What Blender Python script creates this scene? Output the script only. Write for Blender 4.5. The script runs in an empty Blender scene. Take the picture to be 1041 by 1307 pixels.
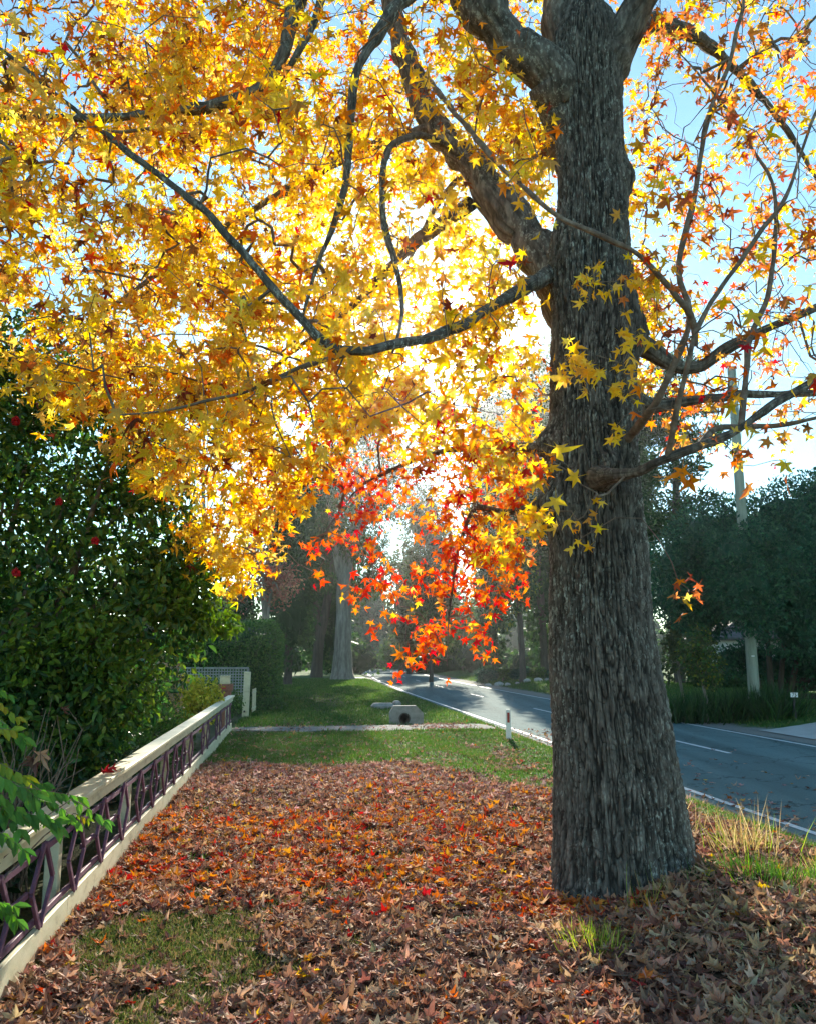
import bpy, math
import numpy as np
rng = np.random.default_rng(11)
sc = bpy.context.scene
COL = sc.collection
PITCH = math.radians(9.8); FPX = 1050.0; CAMH = 1.8
CP, SP = math.cos(PITCH), math.sin(PITCH)
AZ = math.radians(7.6)                       # the street runs 7.6 degrees left of the view
SA, CA = math.sin(AZ), math.cos(AZ)
A = np.array

# ------------------------------------------------------------------ places
def at(px, py, Y):
    dx = (px - 520.5) / FPX; dy = (653.5 - py) / FPX
    t = Y / (CP - dy * SP)
    return A([dx * t, Y, CAMH + t * (SP + dy * CP)])
def S(s, t, z=0.0):
    return A([-s * SA + t * CA, s * CA + t * SA, z])
def st_of(x, y):
    return -x * SA + y * CA, x * CA + y * SA
def smooth(v, a, b):
    u = np.clip((np.asarray(v, float) - a) / (b - a), 0, 1); return u * u * (3 - 2 * u)

# ------------------------------------------------------------------ noise
def _h(ix, iy, iz, seed):
    n = (ix * 374761393 + iy * 668265263 + iz * 1274126177 + seed * 974634533) & 0xffffffff
    n = ((n ^ (n >> 13)) * 1274126177) & 0xffffffff
    n = n ^ (n >> 16)
    return (n & 0xffff) / 65535.0
def vnoise(x, y, z=0.0, seed=0):
    x, y, z = np.broadcast_arrays(np.asarray(x, float), np.asarray(y, float), np.asarray(z, float))
    fx, fy, fz = np.floor(x), np.floor(y), np.floor(z)
    ix, iy, iz = fx.astype(np.int64), fy.astype(np.int64), fz.astype(np.int64)
    u, v, w = x - fx, y - fy, z - fz
    u = u * u * (3 - 2 * u); v = v * v * (3 - 2 * v); w = w * w * (3 - 2 * w)
    r = 0
    for dx in (0, 1):
        for dy in (0, 1):
            for dz in (0, 1):
                r = r + _h(ix + dx, iy + dy, iz + dz, seed) * (u if dx else 1 - u) * (v if dy else 1 - v) * (w if dz else 1 - w)
    return r * 2 - 1
def fbm(x, y, z=0.0, o=3, seed=0):
    r = 0; a = 1.0; f = 1.0; tot = 0
    for k in range(o):
        r = r + a * vnoise(np.asarray(x) * f, np.asarray(y) * f, np.asarray(z) * f, seed + k * 17); tot += a; a *= .5; f *= 2.03
    return r / tot

# ------------------------------------------------------------------ the lie of the land
def road_shift(s):
    return np.where(np.asarray(s) > 40, .0006 * (np.asarray(s, float) - 40) ** 2, 0.0) * (np.asarray(s) < 400)
def Z(x, y, micro=True):
    x = np.asarray(x, float); y = np.asarray(y, float)
    s, t = st_of(x, y); tt = t - road_shift(np.minimum(s, 200))
    z = -.30 * smooth(tt, 4.7, 5.9) + .38 * smooth(tt, 12.6, 16.5)
    z = z - .14 * np.exp(-((tt - 3.7) / .6) ** 2) * smooth(s, 10.5, 12.5) * (1 - smooth(s, 18.0, 19.8))
    z = z - .18 * np.exp(-((tt - 3.1) / .7) ** 2) * smooth(s, 21.6, 22.2) * (1 - smooth(s, 25, 30))
    z = z + .19 * np.exp(-(((x - 2.75) / 1.1) ** 2 + ((y - 5.8) / .8) ** 2)) + .17 * np.exp(-(((x - 2.15) / .48) ** 2 + ((y - 6.3) / .32) ** 2))
    z = z - .05 * np.exp(-(((x - 1.25) / .5) ** 2 + ((y - 6.25) / .35) ** 2))
    if micro:
        off = 1 - smooth(tt, 4.6, 5.2) * (1 - smooth(tt, 12.8, 14))
        z = z + off * (.025 * fbm(x * .9, y * .9, 0, 2, 5) + .010 * vnoise(x * 4, y * 4, 0, 9)) * np.exp(-np.maximum(y - 30, 0) / 60)
        z = z + (1.8 * fbm(x * .02, y * .02, 0, 2, 77) + 1.0) * smooth(np.hypot(x, y), 130, 220)
    return z

# ------------------------------------------------------------------ mesh helpers
def mk(name, v, f, mat=None, parent=None, col=None, smoothf=False, matidx=None):
    v = np.ascontiguousarray(v, dtype=np.float32)
    me = bpy.data.meshes.new(name)
    fl = [f] if isinstance(f, np.ndarray) else list(f)
    fl = [np.asarray(q) for q in fl if len(q)]
    loops = np.concatenate([q.ravel() for q in fl]).astype(np.int32)
    sizes = np.concatenate([np.full(len(q), q.shape[1]) for q in fl]).astype(np.int32)
    starts = np.concatenate([[0], np.cumsum(sizes)[:-1]]).astype(np.int32)
    me.vertices.add(len(v)); me.vertices.foreach_set('co', v.ravel())
    me.loops.add(len(loops)); me.loops.foreach_set('vertex_index', loops)
    me.polygons.add(len(sizes)); me.polygons.foreach_set('loop_start', starts)
    try: me.polygons.foreach_set('loop_total', sizes)
    except Exception: pass
    me.polygons.foreach_set('use_smooth', np.full(len(sizes), bool(smoothf)))
    if matidx is not None: me.polygons.foreach_set('material_index', np.asarray(matidx, np.int32))
    me.update(calc_edges=True)
    if col is not None:
        a = me.color_attributes.new('Col', 'FLOAT_COLOR', 'POINT')
        c = np.ones((len(v), 4), np.float32); c[:, :3] = col
        a.data.foreach_set('color', c.ravel())
    for m in (mat if isinstance(mat, (list, tuple)) else [mat]):
        if m: me.materials.append(m)
    o = bpy.data.objects.new(name, me); COL.objects.link(o)
    if parent is not None: o.parent = parent
    return o
def tag(o, label=None, cat=None, group=None, kind=None):
    for k, q in (('label', label), ('category', cat), ('group', group), ('kind', kind)):
        if q: o[k] = q
    return o
def thing(name, label, cat, loc=(0, 0, 0), rz=0, group=None):
    o = bpy.data.objects.new(name, None); COL.objects.link(o)
    o.location = loc; o.rotation_euler = (0, 0, rz); o.empty_display_size = .1
    return tag(o, label, cat, group)
def local(root, pts):
    """world points into an un-rotated root's space"""
    return np.asarray(pts, float) - A(root.location)
class MB:
    def __init__(s): s.v = []; s.f = []; s.n = 0; s.c = []
    def add(s, v, f, c=None):
        v = np.asarray(v, float); s.v.append(v); s.f += [np.asarray(q) + s.n for q in (f if isinstance(f, list) else [f])]
        if c is not None: s.c.append(np.broadcast_to(c, (len(v), 3)))
        s.n += len(v); return s
    def box(s, c, d, R=None, bev=.004):
        """box with chamfered vertical and horizontal edges; c centre, d full sizes, R rotation matrix"""
        hx, hy, hz = A(d) / 2; b = min(bev, hx * .45, hy * .45, hz * .45)
        v = []
        for sx in (-1, 1):
            for sy in (-1, 1):
                for sz in (-1, 1):
                    v += [(sx * (hx - b), sy * (hy - b), sz * hz), (sx * (hx - b), sy * hy, sz * (hz - b)), (sx * hx, sy * (hy - b), sz * (hz - b))]
        v = A(v); idx = lambda x, y, z, k: ((x * 2 + y) * 2 + z) * 3 + k
        q = [[idx(0,0,z,0), idx(1,0,z,0), idx(1,1,z,0), idx(0,1,z,0)] if z else [idx(0,0,z,0), idx(0,1,z,0), idx(1,1,z,0), idx(1,0,z,0)] for z in (0, 1)]
        q += [[idx(0,y,0,1), idx(1,y,0,1), idx(1,y,1,1), idx(0,y,1,1)][::(1 if y == 0 else -1)] for y in (0, 1)]
        q += [[idx(x,0,0,2), idx(x,1,0,2), idx(x,1,1,2), idx(x,0,1,2)][::(-1 if x == 0 else 1)] for x in (0, 1)]
        for y in (0, 1):
            for z in (0, 1): q.append([idx(0,y,z,0), idx(1,y,z,0), idx(1,y,z,1), idx(0,y,z,1)])
        for x in (0, 1):
            for z in (0, 1): q.append([idx(x,0,z,0), idx(x,1,z,0), idx(x,1,z,2), idx(x,0,z,2)])
            for y in (0, 1): q.append([idx(x,y,0,1), idx(x,y,1,1), idx(x,y,1,2), idx(x,y,0,2)])
        t = [[idx(x,y,z,0), idx(x,y,z,1), idx(x,y,z,2)] for x in (0,1) for y in (0,1) for z in (0,1)]
        if R is not None: v = v @ np.asarray(R).T
        return s.add(v + A(c), [A(q), A(t)])
    def bar(s, p, q, w, d, side=(0, 0, 1), bev=.003):
        """bar from p to q: w across `side` x axis, d along side"""
        p, q = np.asarray(p, float), np.asarray(q, float)
        a = q - p; L = np.linalg.norm(a); a = a / L
        e = np.asarray(side, float); e = e - a * (e @ a); e = e / np.linalg.norm(e); g = np.cross(e, a)
        R = np.stack([g, a, e], 1)
        return s.box((p + q) / 2, (w, L, d), R, bev)
    def tube(s, P, r, n=6, c=None, cap=True):
        v, q = tube_arr(P, r, n); s.add(v, q, c)
        return s
    def build(s, name, mat, parent=None, smoothf=False):
        by = {}
        for q in s.f: by.setdefault(q.shape[1], []).append(q)
        return mk(name, np.concatenate(s.v), [np.concatenate(k) for k in by.values()], mat, parent, np.concatenate(s.c) if s.c else None, smoothf)
def tube_arr(P, r, n=6):
    P = np.asarray(P, float); m = len(P); r = np.broadcast_to(np.asarray(r, float), (m,))
    T = np.gradient(P, axis=0); T /= np.linalg.norm(T, axis=1)[:, None] + 1e-9
    ref = A([0.31, 0.17, 1.0]) if abs(T[:, 2]).mean() < .8 else A([1.0, 0.2, 0.1])
    e = np.cross(T, ref); e /= np.linalg.norm(e, axis=1)[:, None] + 1e-9; g = np.cross(T, e)
    th = np.arange(n) * 2 * math.pi / n
    v = P[:, None] + r[:, None, None] * (np.cos(th)[None, :, None] * e[:, None] + np.sin(th)[None, :, None] * g[:, None])
    i = np.arange(m - 1)[:, None] * n; j = np.arange(n)[None]; k = (j + 1) % n
    q = np.stack([i + j, i + k, i + n + k, i + n + j], -1).reshape(-1, 4)
    return v.reshape(-1, 3), q
def spline(P, step):
    """Catmull-Rom through the rows of P (any width), resampled by the first three columns"""
    P = np.asarray(P, float); Q = np.vstack([2 * P[0] - P[1], P, 2 * P[-1] - P[-2]]); out = []
    for i in range(1, len(Q) - 2):
        L = np.linalg.norm(Q[i + 1, :3] - Q[i, :3]); n = max(1, int(L / step)); t = (np.arange(n) / n)[:, None]
        a, b, c, d = Q[i - 1], Q[i], Q[i + 1], Q[i + 2]
        out.append(.5 * (2 * b + (c - a) * t + (2 * a - 5 * b + 4 * c - d) * t ** 2 + (3 * b - a - 3 * c + d) * t ** 3))
    out.append(P[-1:]); return np.vstack(out)
def unit(v): return v / (np.linalg.norm(v, axis=-1, keepdims=True) + 1e-9)

# ------------------------------------------------------------------ materials
def new_mat(name):
    m = bpy.data.materials.new(name); m.use_nodes = True
    nt = m.node_tree; nt.nodes.clear()
    out = nt.nodes.new('ShaderNodeOutputMaterial')
    return m, nt, out
def N(nt, typ, **kw):
    n = nt.nodes.new(typ)
    for k, v in kw.items():
        if k.startswith('_'): setattr(n, k[1:], v)
        else: n.inputs[k.replace('__', ' ')].default_value = v
    return n
def leaf_mat(name, trans=.5, rough=.5, spec=.3, tint=(1, 1, 1)):
    m, nt, out = new_mat(name); L = nt.links.new
    at_ = N(nt, 'ShaderNodeAttribute', _attribute_name='Col')
    geo = N(nt, 'ShaderNodeNewGeometry')
    tc = N(nt, 'ShaderNodeTexCoord')
    no = N(nt, 'ShaderNodeTexNoise', Scale=38.0, Detail=3.0)
    L(tc.outputs['Object'], no.inputs['Vector'])
    mr = N(nt, 'ShaderNodeMapRange', **{'To Min': .72, 'To Max': 1.25}); L(no.outputs['Fac'], mr.inputs['Value'])
    mx = N(nt, 'ShaderNodeMix', _data_type='RGBA', _blend_type='MULTIPLY'); mx.inputs[0].default_value = 1
    L(at_.outputs['Color'], mx.inputs[6]); L(mr.outputs[0], mx.inputs[7])
    p = N(nt, 'ShaderNodeBsdfPrincipled', Roughness=rough); p.inputs['Specular IOR Level'].default_value = spec
    L(mx.outputs[2], p.inputs['Base Color'])
    t = N(nt, 'ShaderNodeBsdfTranslucent')
    g = N(nt, 'ShaderNodeHueSaturation', Saturation=1.15, Value=1.25); L(mx.outputs[2], g.inputs['Color']); L(g.outputs[0], t.inputs['Color'])
    ms = N(nt, 'ShaderNodeMixShader'); ms.inputs[0].default_value = trans
    L(p.outputs[0], ms.inputs[1]); L(t.outputs[0], ms.inputs[2]); L(ms.outputs[0], out.inputs[0])
    return m
def surf_mat(name, stops, scale=(6, 6, 6), rough=.8, bump=.3, bscale=40, detail=8, spec=.3, dist=.01):
    """noise-mottled surface: colour ramp over stretched noise, plus fine bump"""
    m, nt, out = new_mat(name); L = nt.links.new
    tc = N(nt, 'ShaderNodeTexCoord'); mp = N(nt, 'ShaderNodeMapping'); mp.inputs['Scale'].default_value = scale
    L(tc.outputs['Object'], mp.inputs[0])
    no = N(nt, 'ShaderNodeTexNoise', Scale=1.0, Detail=detail, Roughness=.65); L(mp.outputs[0], no.inputs['Vector'])
    cr = N(nt, 'ShaderNodeValToRGB'); L(no.outputs['Fac'], cr.inputs[0])
    el = cr.color_ramp.elements
    for i, (pos, c) in enumerate(stops):
        e = el[i] if i < 2 else el.new(pos)
        e.position = pos; e.color = (*c, 1)
    p = N(nt, 'ShaderNodeBsdfPrincipled', Roughness=rough); p.inputs['Specular IOR Level'].default_value = spec
    L(cr.outputs[0], p.inputs['Base Color'])
    n2 = N(nt, 'ShaderNodeTexNoise', Scale=bscale, Detail=5.0); L(tc.outputs['Object'], n2.inputs['Vector'])
    b = N(nt, 'ShaderNodeBump', Strength=bump, Distance=dist); L(n2.outputs['Fac'], b.inputs['Height']); L(b.outputs[0], p.inputs['Normal'])
    L(p.outputs[0], out.inputs[0])
    return m
M = {}
M['autumn'] = leaf_mat('autumn_leaf', .68, .6, .2)
M['litter'] = leaf_mat('fallen_leaf', .25, .7, .12)
M['gloss'] = leaf_mat('glossy_leaf', .32, .40, .35)
M['green'] = leaf_mat('green_leaf', .35, .55, .25)
M['grass'] = leaf_mat('grass_blade', .40, .5, .25)
M['petal'] = leaf_mat('petal', .35, .6, .2)
M['cream'] = surf_mat('cream_paint', [(.30, (.36, .32, .20)), (.45, (.62, .57, .38)), (.75, (.74, .69, .50))], (4, 4, 9), .55, .15, 60)
M['purple'] = surf_mat('purple_paint', [(.3, (.085, .036, .066)), (.55, (.155, .070, .118)), (.8, (.22, .12, .17))], (14, 14, 14), .55, .2, 80)
M['white'] = surf_mat('white_plastic', [(.3, (.70, .70, .68)), (.6, (.82, .82, .80))], (8, 8, 8), .5, .05, 60)
M['reflector'] = surf_mat('red_reflector', [(.3, (.22, .015, .012)), (.7, (.38, .03, .025))], (40, 40, 40), .25, .3, 160)
M['concrete'] = surf_mat('concrete', [(.3, (.17, .165, .15)), (.5, (.28, .27, .25)), (.75, (.36, .35, .32))], (5, 5, 9), .9, .4, 45)
M['pipe_dark'] = surf_mat('pipe_inside', [(.3, (.05, .05, .045)), (.7, (.10, .095, .085))], (6, 6, 6), .9, .3, 40)
M['greenpole'] = surf_mat('weathered_pole', [(.3, (.16, .19, .14)), (.5, (.27, .30, .24)), (.75, (.36, .37, .31))], (9, 9, 1.2), .85, .3, 30)
M['darkwood'] = surf_mat('dark_timber', [(.3, (.03, .026, .028)), (.7, (.075, .062, .06))], (3, 3, 14), .8, .3, 40)
M['trellis'] = surf_mat('grey_trellis', [(.3, (.20, .22, .20)), (.7, (.33, .36, .33))], (9, 9, 9), .8, .2, 50)
M['brick'] = surf_mat('letterbox_brick', [(.3, (.17, .075, .055)), (.7, (.30, .14, .10))], (16, 16, 30), .9, .5, 60)
M['redpaint'] = surf_mat('red_paint', [(.3, (.35, .03, .025)), (.7, (.5, .06, .045))], (20, 20, 20), .5, .1, 60)
M['wall'] = surf_mat('rendered_wall', [(.3, (.62, .62, .60)), (.7, (.78, .78, .75))], (2, 2, 2), .85, .15, 30)
M['roof'] = surf_mat('roof_tile', [(.3, (.09, .08, .08)), (.7, (.17, .15, .14))], (6, 6, 6), .85, .5, 12)
M['glass'] = surf_mat('window_glass', [(.3, (.02, .025, .03)), (.7, (.04, .05, .06))], (1, 1, 1), .08, .0, 3, spec=.6)
M['ink'] = surf_mat('black_ink', [(.3, (.012, .012, .012)), (.7, (.02, .02, .02))], (9, 9, 9), .6, 0, 9)
M['stone'] = surf_mat('pale_stone', [(.3, (.30, .29, .26)), (.7, (.52, .50, .46))], (6, 6, 6), .9, .6, 20)
M['twig'] = surf_mat('twig_bark', [(.3, (.085, .060, .045)), (.5, (.17, .125, .095)), (.75, (.34, .28, .22))], (14, 14, 14), .85, .5, 70)
M['palebark'] = surf_mat('pale_trunk', [(.28, (.12, .095, .075)), (.5, (.24, .205, .17)), (.75, (.40, .36, .31))], (5, 5, .9), .9, .8, 16, dist=.04)
M['darkbark'] = surf_mat('dark_trunk', [(.3, (.05, .04, .032)), (.7, (.12, .10, .08))], (7, 7, 1.2), .9, .8, 18, dist=.04)
M['marking'] = surf_mat('road_paint', [(.28, (.20, .22, .23)), (.42, (.60, .61, .60)), (.75, (.76, .76, .74))], (13, 13, 13), .6, .3, 150)
M['drive'] = surf_mat('pale_concrete_drive', [(.3, (.36, .35, .33)), (.7, (.50, .49, .46))], (1.5, 1.5, 1.5), .85, .3, 40)
M['gravel'] = surf_mat('grey_gravel', [(.25, (.09, .09, .08)), (.5, (.17, .17, .155)), (.75, (.27, .265, .24))], (22, 22, 22), .95, .8, 60, dist=.02)

def bark_mat():
    m, nt, out = new_mat('furrowed_bark'); L = nt.links.new
    tc = N(nt, 'ShaderNodeTexCoord')
    def noise(scale, detail, rough=.6):
        mp = N(nt, 'ShaderNodeMapping'); mp.inputs['Scale'].default_value = scale; L(tc.outputs['Object'], mp.inputs[0])
        n = N(nt, 'ShaderNodeTexNoise', Scale=1.0, Detail=detail, Roughness=rough); L(mp.outputs[0], n.inputs['Vector']); return n
    a = noise((18, 18, 4.5), 8); cr = N(nt, 'ShaderNodeValToRGB'); L(a.outputs['Fac'], cr.inputs[0])
    e = cr.color_ramp.elements; e[0].position = .32; e[0].color = (.050, .042, .035, 1); e[1].position = .70; e[1].color = (.20, .18, .155, 1)
    k = e.new(.5); k.color = (.110, .096, .082, 1)
    b = noise((34, 34, 16), 6, .7); r2 = N(nt, 'ShaderNodeValToRGB'); L(b.outputs['Fac'], r2.inputs[0])
    r2.color_ramp.elements[0].position = .53; r2.color_ramp.elements[0].color = (0, 0, 0, 1)
    r2.color_ramp.elements[1].position = .60; r2.color_ramp.elements[1].color = (1, 1, 1, 1)
    big = noise((1.6, 1.6, .9), 3); r3 = N(nt, 'ShaderNodeValToRGB'); L(big.outputs['Fac'], r3.inputs[0])
    r3.color_ramp.elements[0].position = .38; r3.color_ramp.elements[1].position = .62
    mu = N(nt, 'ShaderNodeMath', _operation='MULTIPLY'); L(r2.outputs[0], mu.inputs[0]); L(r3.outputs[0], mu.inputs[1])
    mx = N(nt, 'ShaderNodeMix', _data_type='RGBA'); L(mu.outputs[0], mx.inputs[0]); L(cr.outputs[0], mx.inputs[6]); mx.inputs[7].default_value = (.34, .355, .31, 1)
    at_ = N(nt, 'ShaderNodeAttribute', _attribute_name='Col')      # relief tone: furrows painted darker to deepen their shade
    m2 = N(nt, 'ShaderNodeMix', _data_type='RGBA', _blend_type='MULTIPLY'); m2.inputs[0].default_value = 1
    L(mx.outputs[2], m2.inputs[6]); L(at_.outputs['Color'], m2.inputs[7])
    p = N(nt, 'ShaderNodeBsdfPrincipled', Roughness=.85); p.inputs['Specular IOR Level'].default_value = .25
    L(m2.outputs[2], p.inputs['Base Color'])
    f = noise((90, 90, 30), 6, .7); bm = N(nt, 'ShaderNodeBump', Strength=.6, Distance=.012); L(f.outputs['Fac'], bm.inputs['Height']); L(bm.outputs[0], p.inputs['Normal'])
    L(p.outputs[0], out.inputs[0]); return m
M['bark'] = bark_mat()

def ground_mat():
    """Col.r grass, Col.g bare leaf mould, Col.b gravel"""
    m, nt, out = new_mat('ground_soil_grass'); L = nt.links.new
    at_ = N(nt, 'ShaderNodeAttribute', _attribute_name='Col'); sp = N(nt, 'ShaderNodeSeparateColor'); L(at_.outputs['Color'], sp.inputs[0])
    tc = N(nt, 'ShaderNodeTexCoord')
    def ramp(scale, detail, stops):
        n = N(nt, 'ShaderNodeTexNoise', Scale=scale, Detail=detail, Roughness=.65); L(tc.outputs['Object'], n.inputs['Vector'])
        c = N(nt, 'ShaderNodeValToRGB'); L(n.outputs['Fac'], c.inputs[0])
        for i, (q, k) in enumerate(stops):
            e = c.color_ramp.elements[i] if i < 2 else c.color_ramp.elements.new(q)
            e.position = q; e.color = (*k, 1)
        return c
    g = ramp(3.0, 8, [(.3, (.026, .065, .014)), (.5, (.048, .115, .022)), (.75, (.095, .16, .036))])
    so = ramp(14, 8, [(.3, (.030, .020, .013)), (.55, (.075, .047, .030)), (.8, (.14, .085, .05))])
    gr = ramp(30, 6, [(.3, (.12, .115, .10)), (.5, (.22, .21, .19)), (.75, (.33, .32, .29))])
    m1 = N(nt, 'ShaderNodeMix', _data_type='RGBA'); L(sp.outputs[0], m1.inputs[0]); L(so.outputs[0], m1.inputs[6]); L(g.outputs[0], m1.inputs[7])
    m2 = N(nt, 'ShaderNodeMix', _data_type='RGBA'); L(sp.outputs[2], m2.inputs[0]); L(m1.outputs[2], m2.inputs[6]); L(gr.outputs[0], m2.inputs[7])
    p = N(nt, 'ShaderNodeBsdfPrincipled', Roughness=.95); p.inputs['Specular IOR Level'].default_value = .15
    L(m2.outputs[2], p.inputs['Base Color'])
    n2 = N(nt, 'ShaderNodeTexNoise', Scale=35.0, Detail=6.0); L(tc.outputs['Object'], n2.inputs['Vector'])
    b = N(nt, 'ShaderNodeBump', Strength=.8, Distance=.03); L(n2.outputs['Fac'], b.inputs['Height']); L(b.outputs[0], p.inputs['Normal'])
    L(p.outputs[0], out.inputs[0]); return m
M['ground'] = ground_mat()
def asphalt_mat():
    m, nt, out = new_mat('asphalt'); L = nt.links.new
    tc = N(nt, 'ShaderNodeTexCoord')
    f = N(nt, 'ShaderNodeTexNoise', Scale=140.0, Detail=3.0); L(tc.outputs['Object'], f.inputs['Vector'])
    mp = N(nt, 'ShaderNodeMapping'); mp.inputs['Rotation'].default_value = (0, 0, -AZ); mp.inputs['Scale'].default_value = (1.3, .05, 1); L(tc.outputs['Object'], mp.inputs[0])
    w = N(nt, 'ShaderNodeTexNoise', Scale=1.0, Detail=4.0); L(mp.outputs[0], w.inputs['Vector'])
    c = N(nt, 'ShaderNodeValToRGB'); L(f.outputs['Fac'], c.inputs[0])
    e = c.color_ramp.elements; e[0].position = .33; e[0].color = (.050, .082, .082, 1); e[1].position = .70; e[1].color = (.185, .265, .26, 1)
    r = N(nt, 'ShaderNodeMapRange', **{'From Min': .3, 'From Max': .7, 'To Min': .72, 'To Max': 1.25}); L(w.outputs['Fac'], r.inputs['Value'])
    mx = N(nt, 'ShaderNodeMix', _data_type='RGBA', _blend_type='MULTIPLY'); mx.inputs[0].default_value = 1; L(c.outputs[0], mx.inputs[6]); L(r.outputs[0], mx.inputs[7])
    vo = N(nt, 'ShaderNodeTexVoronoi', _feature='DISTANCE_TO_EDGE', Scale=.55); wv = N(nt, 'ShaderNodeTexNoise', Scale=2.5, Detail=6.0); L(tc.outputs['Object'], wv.inputs['Vector'])
    ad = N(nt, 'ShaderNodeMix', _data_type='RGBA', _blend_type='ADD'); ad.inputs[0].default_value = .9; L(tc.outputs['Object'], ad.inputs[6]); L(wv.outputs['Color'], ad.inputs[7]); L(ad.outputs[2], vo.inputs['Vector'])
    ck = N(nt, 'ShaderNodeMapRange', **{'From Min': .002, 'From Max': .014, 'To Min': .45, 'To Max': 1.0}); L(vo.outputs['Distance'], ck.inputs['Value'])
    m3 = N(nt, 'ShaderNodeMix', _data_type='RGBA', _blend_type='MULTIPLY'); m3.inputs[0].default_value = 1; L(mx.outputs[2], m3.inputs[6]); L(ck.outputs[0], m3.inputs[7]); mx = m3
    p = N(nt, 'ShaderNodeBsdfPrincipled', Roughness=.95); p.inputs['Specular IOR Level'].default_value = .06
    L(mx.outputs[2], p.inputs['Base Color'])
    b = N(nt, 'ShaderNodeBump', Strength=.55, Distance=.008); L(f.outputs['Fac'], b.inputs['Height']); L(b.outputs[0], p.inputs['Normal'])
    L(p.outputs[0], out.inputs[0]); return m
M['asphalt'] = asphalt_mat()

# ------------------------------------------------------------------ leaf shapes
def star_template(k, curl, detailed=True, seed=0, fat=1.0):
    """k variants of a five-lobed star leaf, unit = distance from centre to the tip; tip along +y, face +z"""
    r = np.random.default_rng(seed)
    lobes = [(0, 1.0), (58, .93), (118, .66), (-118, .66), (-58, .93)]
    pts = []
    order = [0, 1, 2, 3, 4]
    sin_r = {0: .36, 1: .33, 2: .13, 3: .33, 4: .36}
    for i in order:
        a, L = lobes[i]
        if detailed: pts += [(a - 13 * fat, L * .60), (a, L), (a + 13 * fat, L * .60)]
        else: pts += [(a, L)]
        b = lobes[(i + 1) % 5][0]
        mid = 180 if i == 2 else (a + (b if b > a else b + 360)) / 2 if i < 2 else (a + b) / 2
        pts += [(mid, sin_r[i] * (1 if detailed else 1.15) * (fat if i != 2 else 1))]
    n = len(pts); an = np.radians([p[0] for p in pts]); ra = A([p[1] for p in pts])
    V = []
    for q in range(k):
        rr = ra * (1 + r.normal(0, .06, n)); aa = an + r.normal(0, .05, n)
        x = np.sin(aa) * rr; y = np.cos(aa) * rr
        x = np.r_[0, x, -.022, .022, r.normal(0, .15)]; y = np.r_[0, y, -.08, -.08, -1.05]
        bx, by, bxy, cup = r.normal(0, curl), r.normal(-.25, curl), r.normal(0, curl), r.normal(.05, curl)
        z = bx * x * x + by * np.where(y > -.2, y * np.abs(y), 0) + bxy * x * y + cup * np.abs(x)
        z[1:n + 1] += r.normal(0, .30 * curl, n) * rr
        z[-1] = r.normal(-.1, .2)
        V.append(np.stack([x, y, z], 1))
    c = np.arange(1, n + 1); F = np.stack([np.zeros(n, int), np.roll(c, -1), c], 1)
    F = np.vstack([F, [[n + 1, n + 2, n + 3]]])
    return A(V), F
def oval_template(k, w=.24, fold=.25, seed=0):
    r = np.random.default_rng(seed); V = []
    for q in range(k):
        f = fold + r.normal(0, .08); d = r.normal(-.2, .12)
        y = A([0, .3, .3, .68, .68, 1, .3, .68]); x = A([0, -w, w, -w * .8, w * .8, 0, 0, 0]); z = A([0, w * f, w * f, w * f, w * f, 0, -w * f, -w * f]) + d * y * y
        V.append(np.stack([x, y - .0, z], 1))
    F = A([[0, 6, 1], [0, 2, 6], [1, 6, 7], [1, 7, 3], [6, 2, 4], [6, 4, 7], [3, 7, 5], [7, 4, 5]])
    return A(V), F
def rhomb_template(k, w=.35, seed=0):
    r = np.random.default_rng(seed); V = []
    for q in range(k):
        V.append(A([[0, 0, 0], [-w, .5, r.normal(.06, .08)], [0, 1, r.normal(-.1, .1)], [w, .5, r.normal(.06, .08)]]))
    return A(V), A([[0, 3, 2], [0, 2, 1]])
def blade_template(k, seed=0):
    r = np.random.default_rng(seed); V = []
    for q in range(k):
        b = r.uniform(.05, .45); V.append(A([[-.5, 0, 0], [.5, 0, 0], [-.38, .55, b * .3], [.38, .55, b * .3], [0, 1, b]]) * A([1, 1, 1]))
    return A(V), A([[0, 1, 3], [0, 3, 2], [2, 3, 4]])
def instance(tpl, pos, tip, nor, size, col, wscale=None):
    V, F = tpl; n = len(pos); k = rng.integers(0, len(V), n)
    tip = unit(tip); nor = unit(nor - tip * (nor * tip).sum(1)[:, None]); sx = np.cross(tip, nor)
    T = V[k] * np.asarray(size).reshape(-1, 1, 1)
    if wscale is not None: T = T * np.stack([wscale, np.ones(n), np.ones(n)], 1)[:, None, :]
    v = pos[:, None] + T[..., :1] * sx[:, None] + T[..., 1:2] * tip[:, None] + T[..., 2:] * nor[:, None]
    m = V.shape[1]
    f = (np.arange(n)[:, None, None] * m + F[None]).reshape(-1, 3)
    return v.reshape(-1, 3), f, np.repeat(col, m, 0)
def pick(pal, n, w=None, jit=.12):
    pal = np.asarray(pal, float)
    i = rng.choice(len(pal), n, p=None if w is None else np.asarray(w) / np.sum(w))
    return np.clip(pal[i] * (1 + rng.normal(0, jit, (n, 1))) * (1 + rng.normal(0, jit * .35, (n, 3))), .003, .95)
def rdir(n): return unit(rng.normal(size=(n, 3)))

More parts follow.
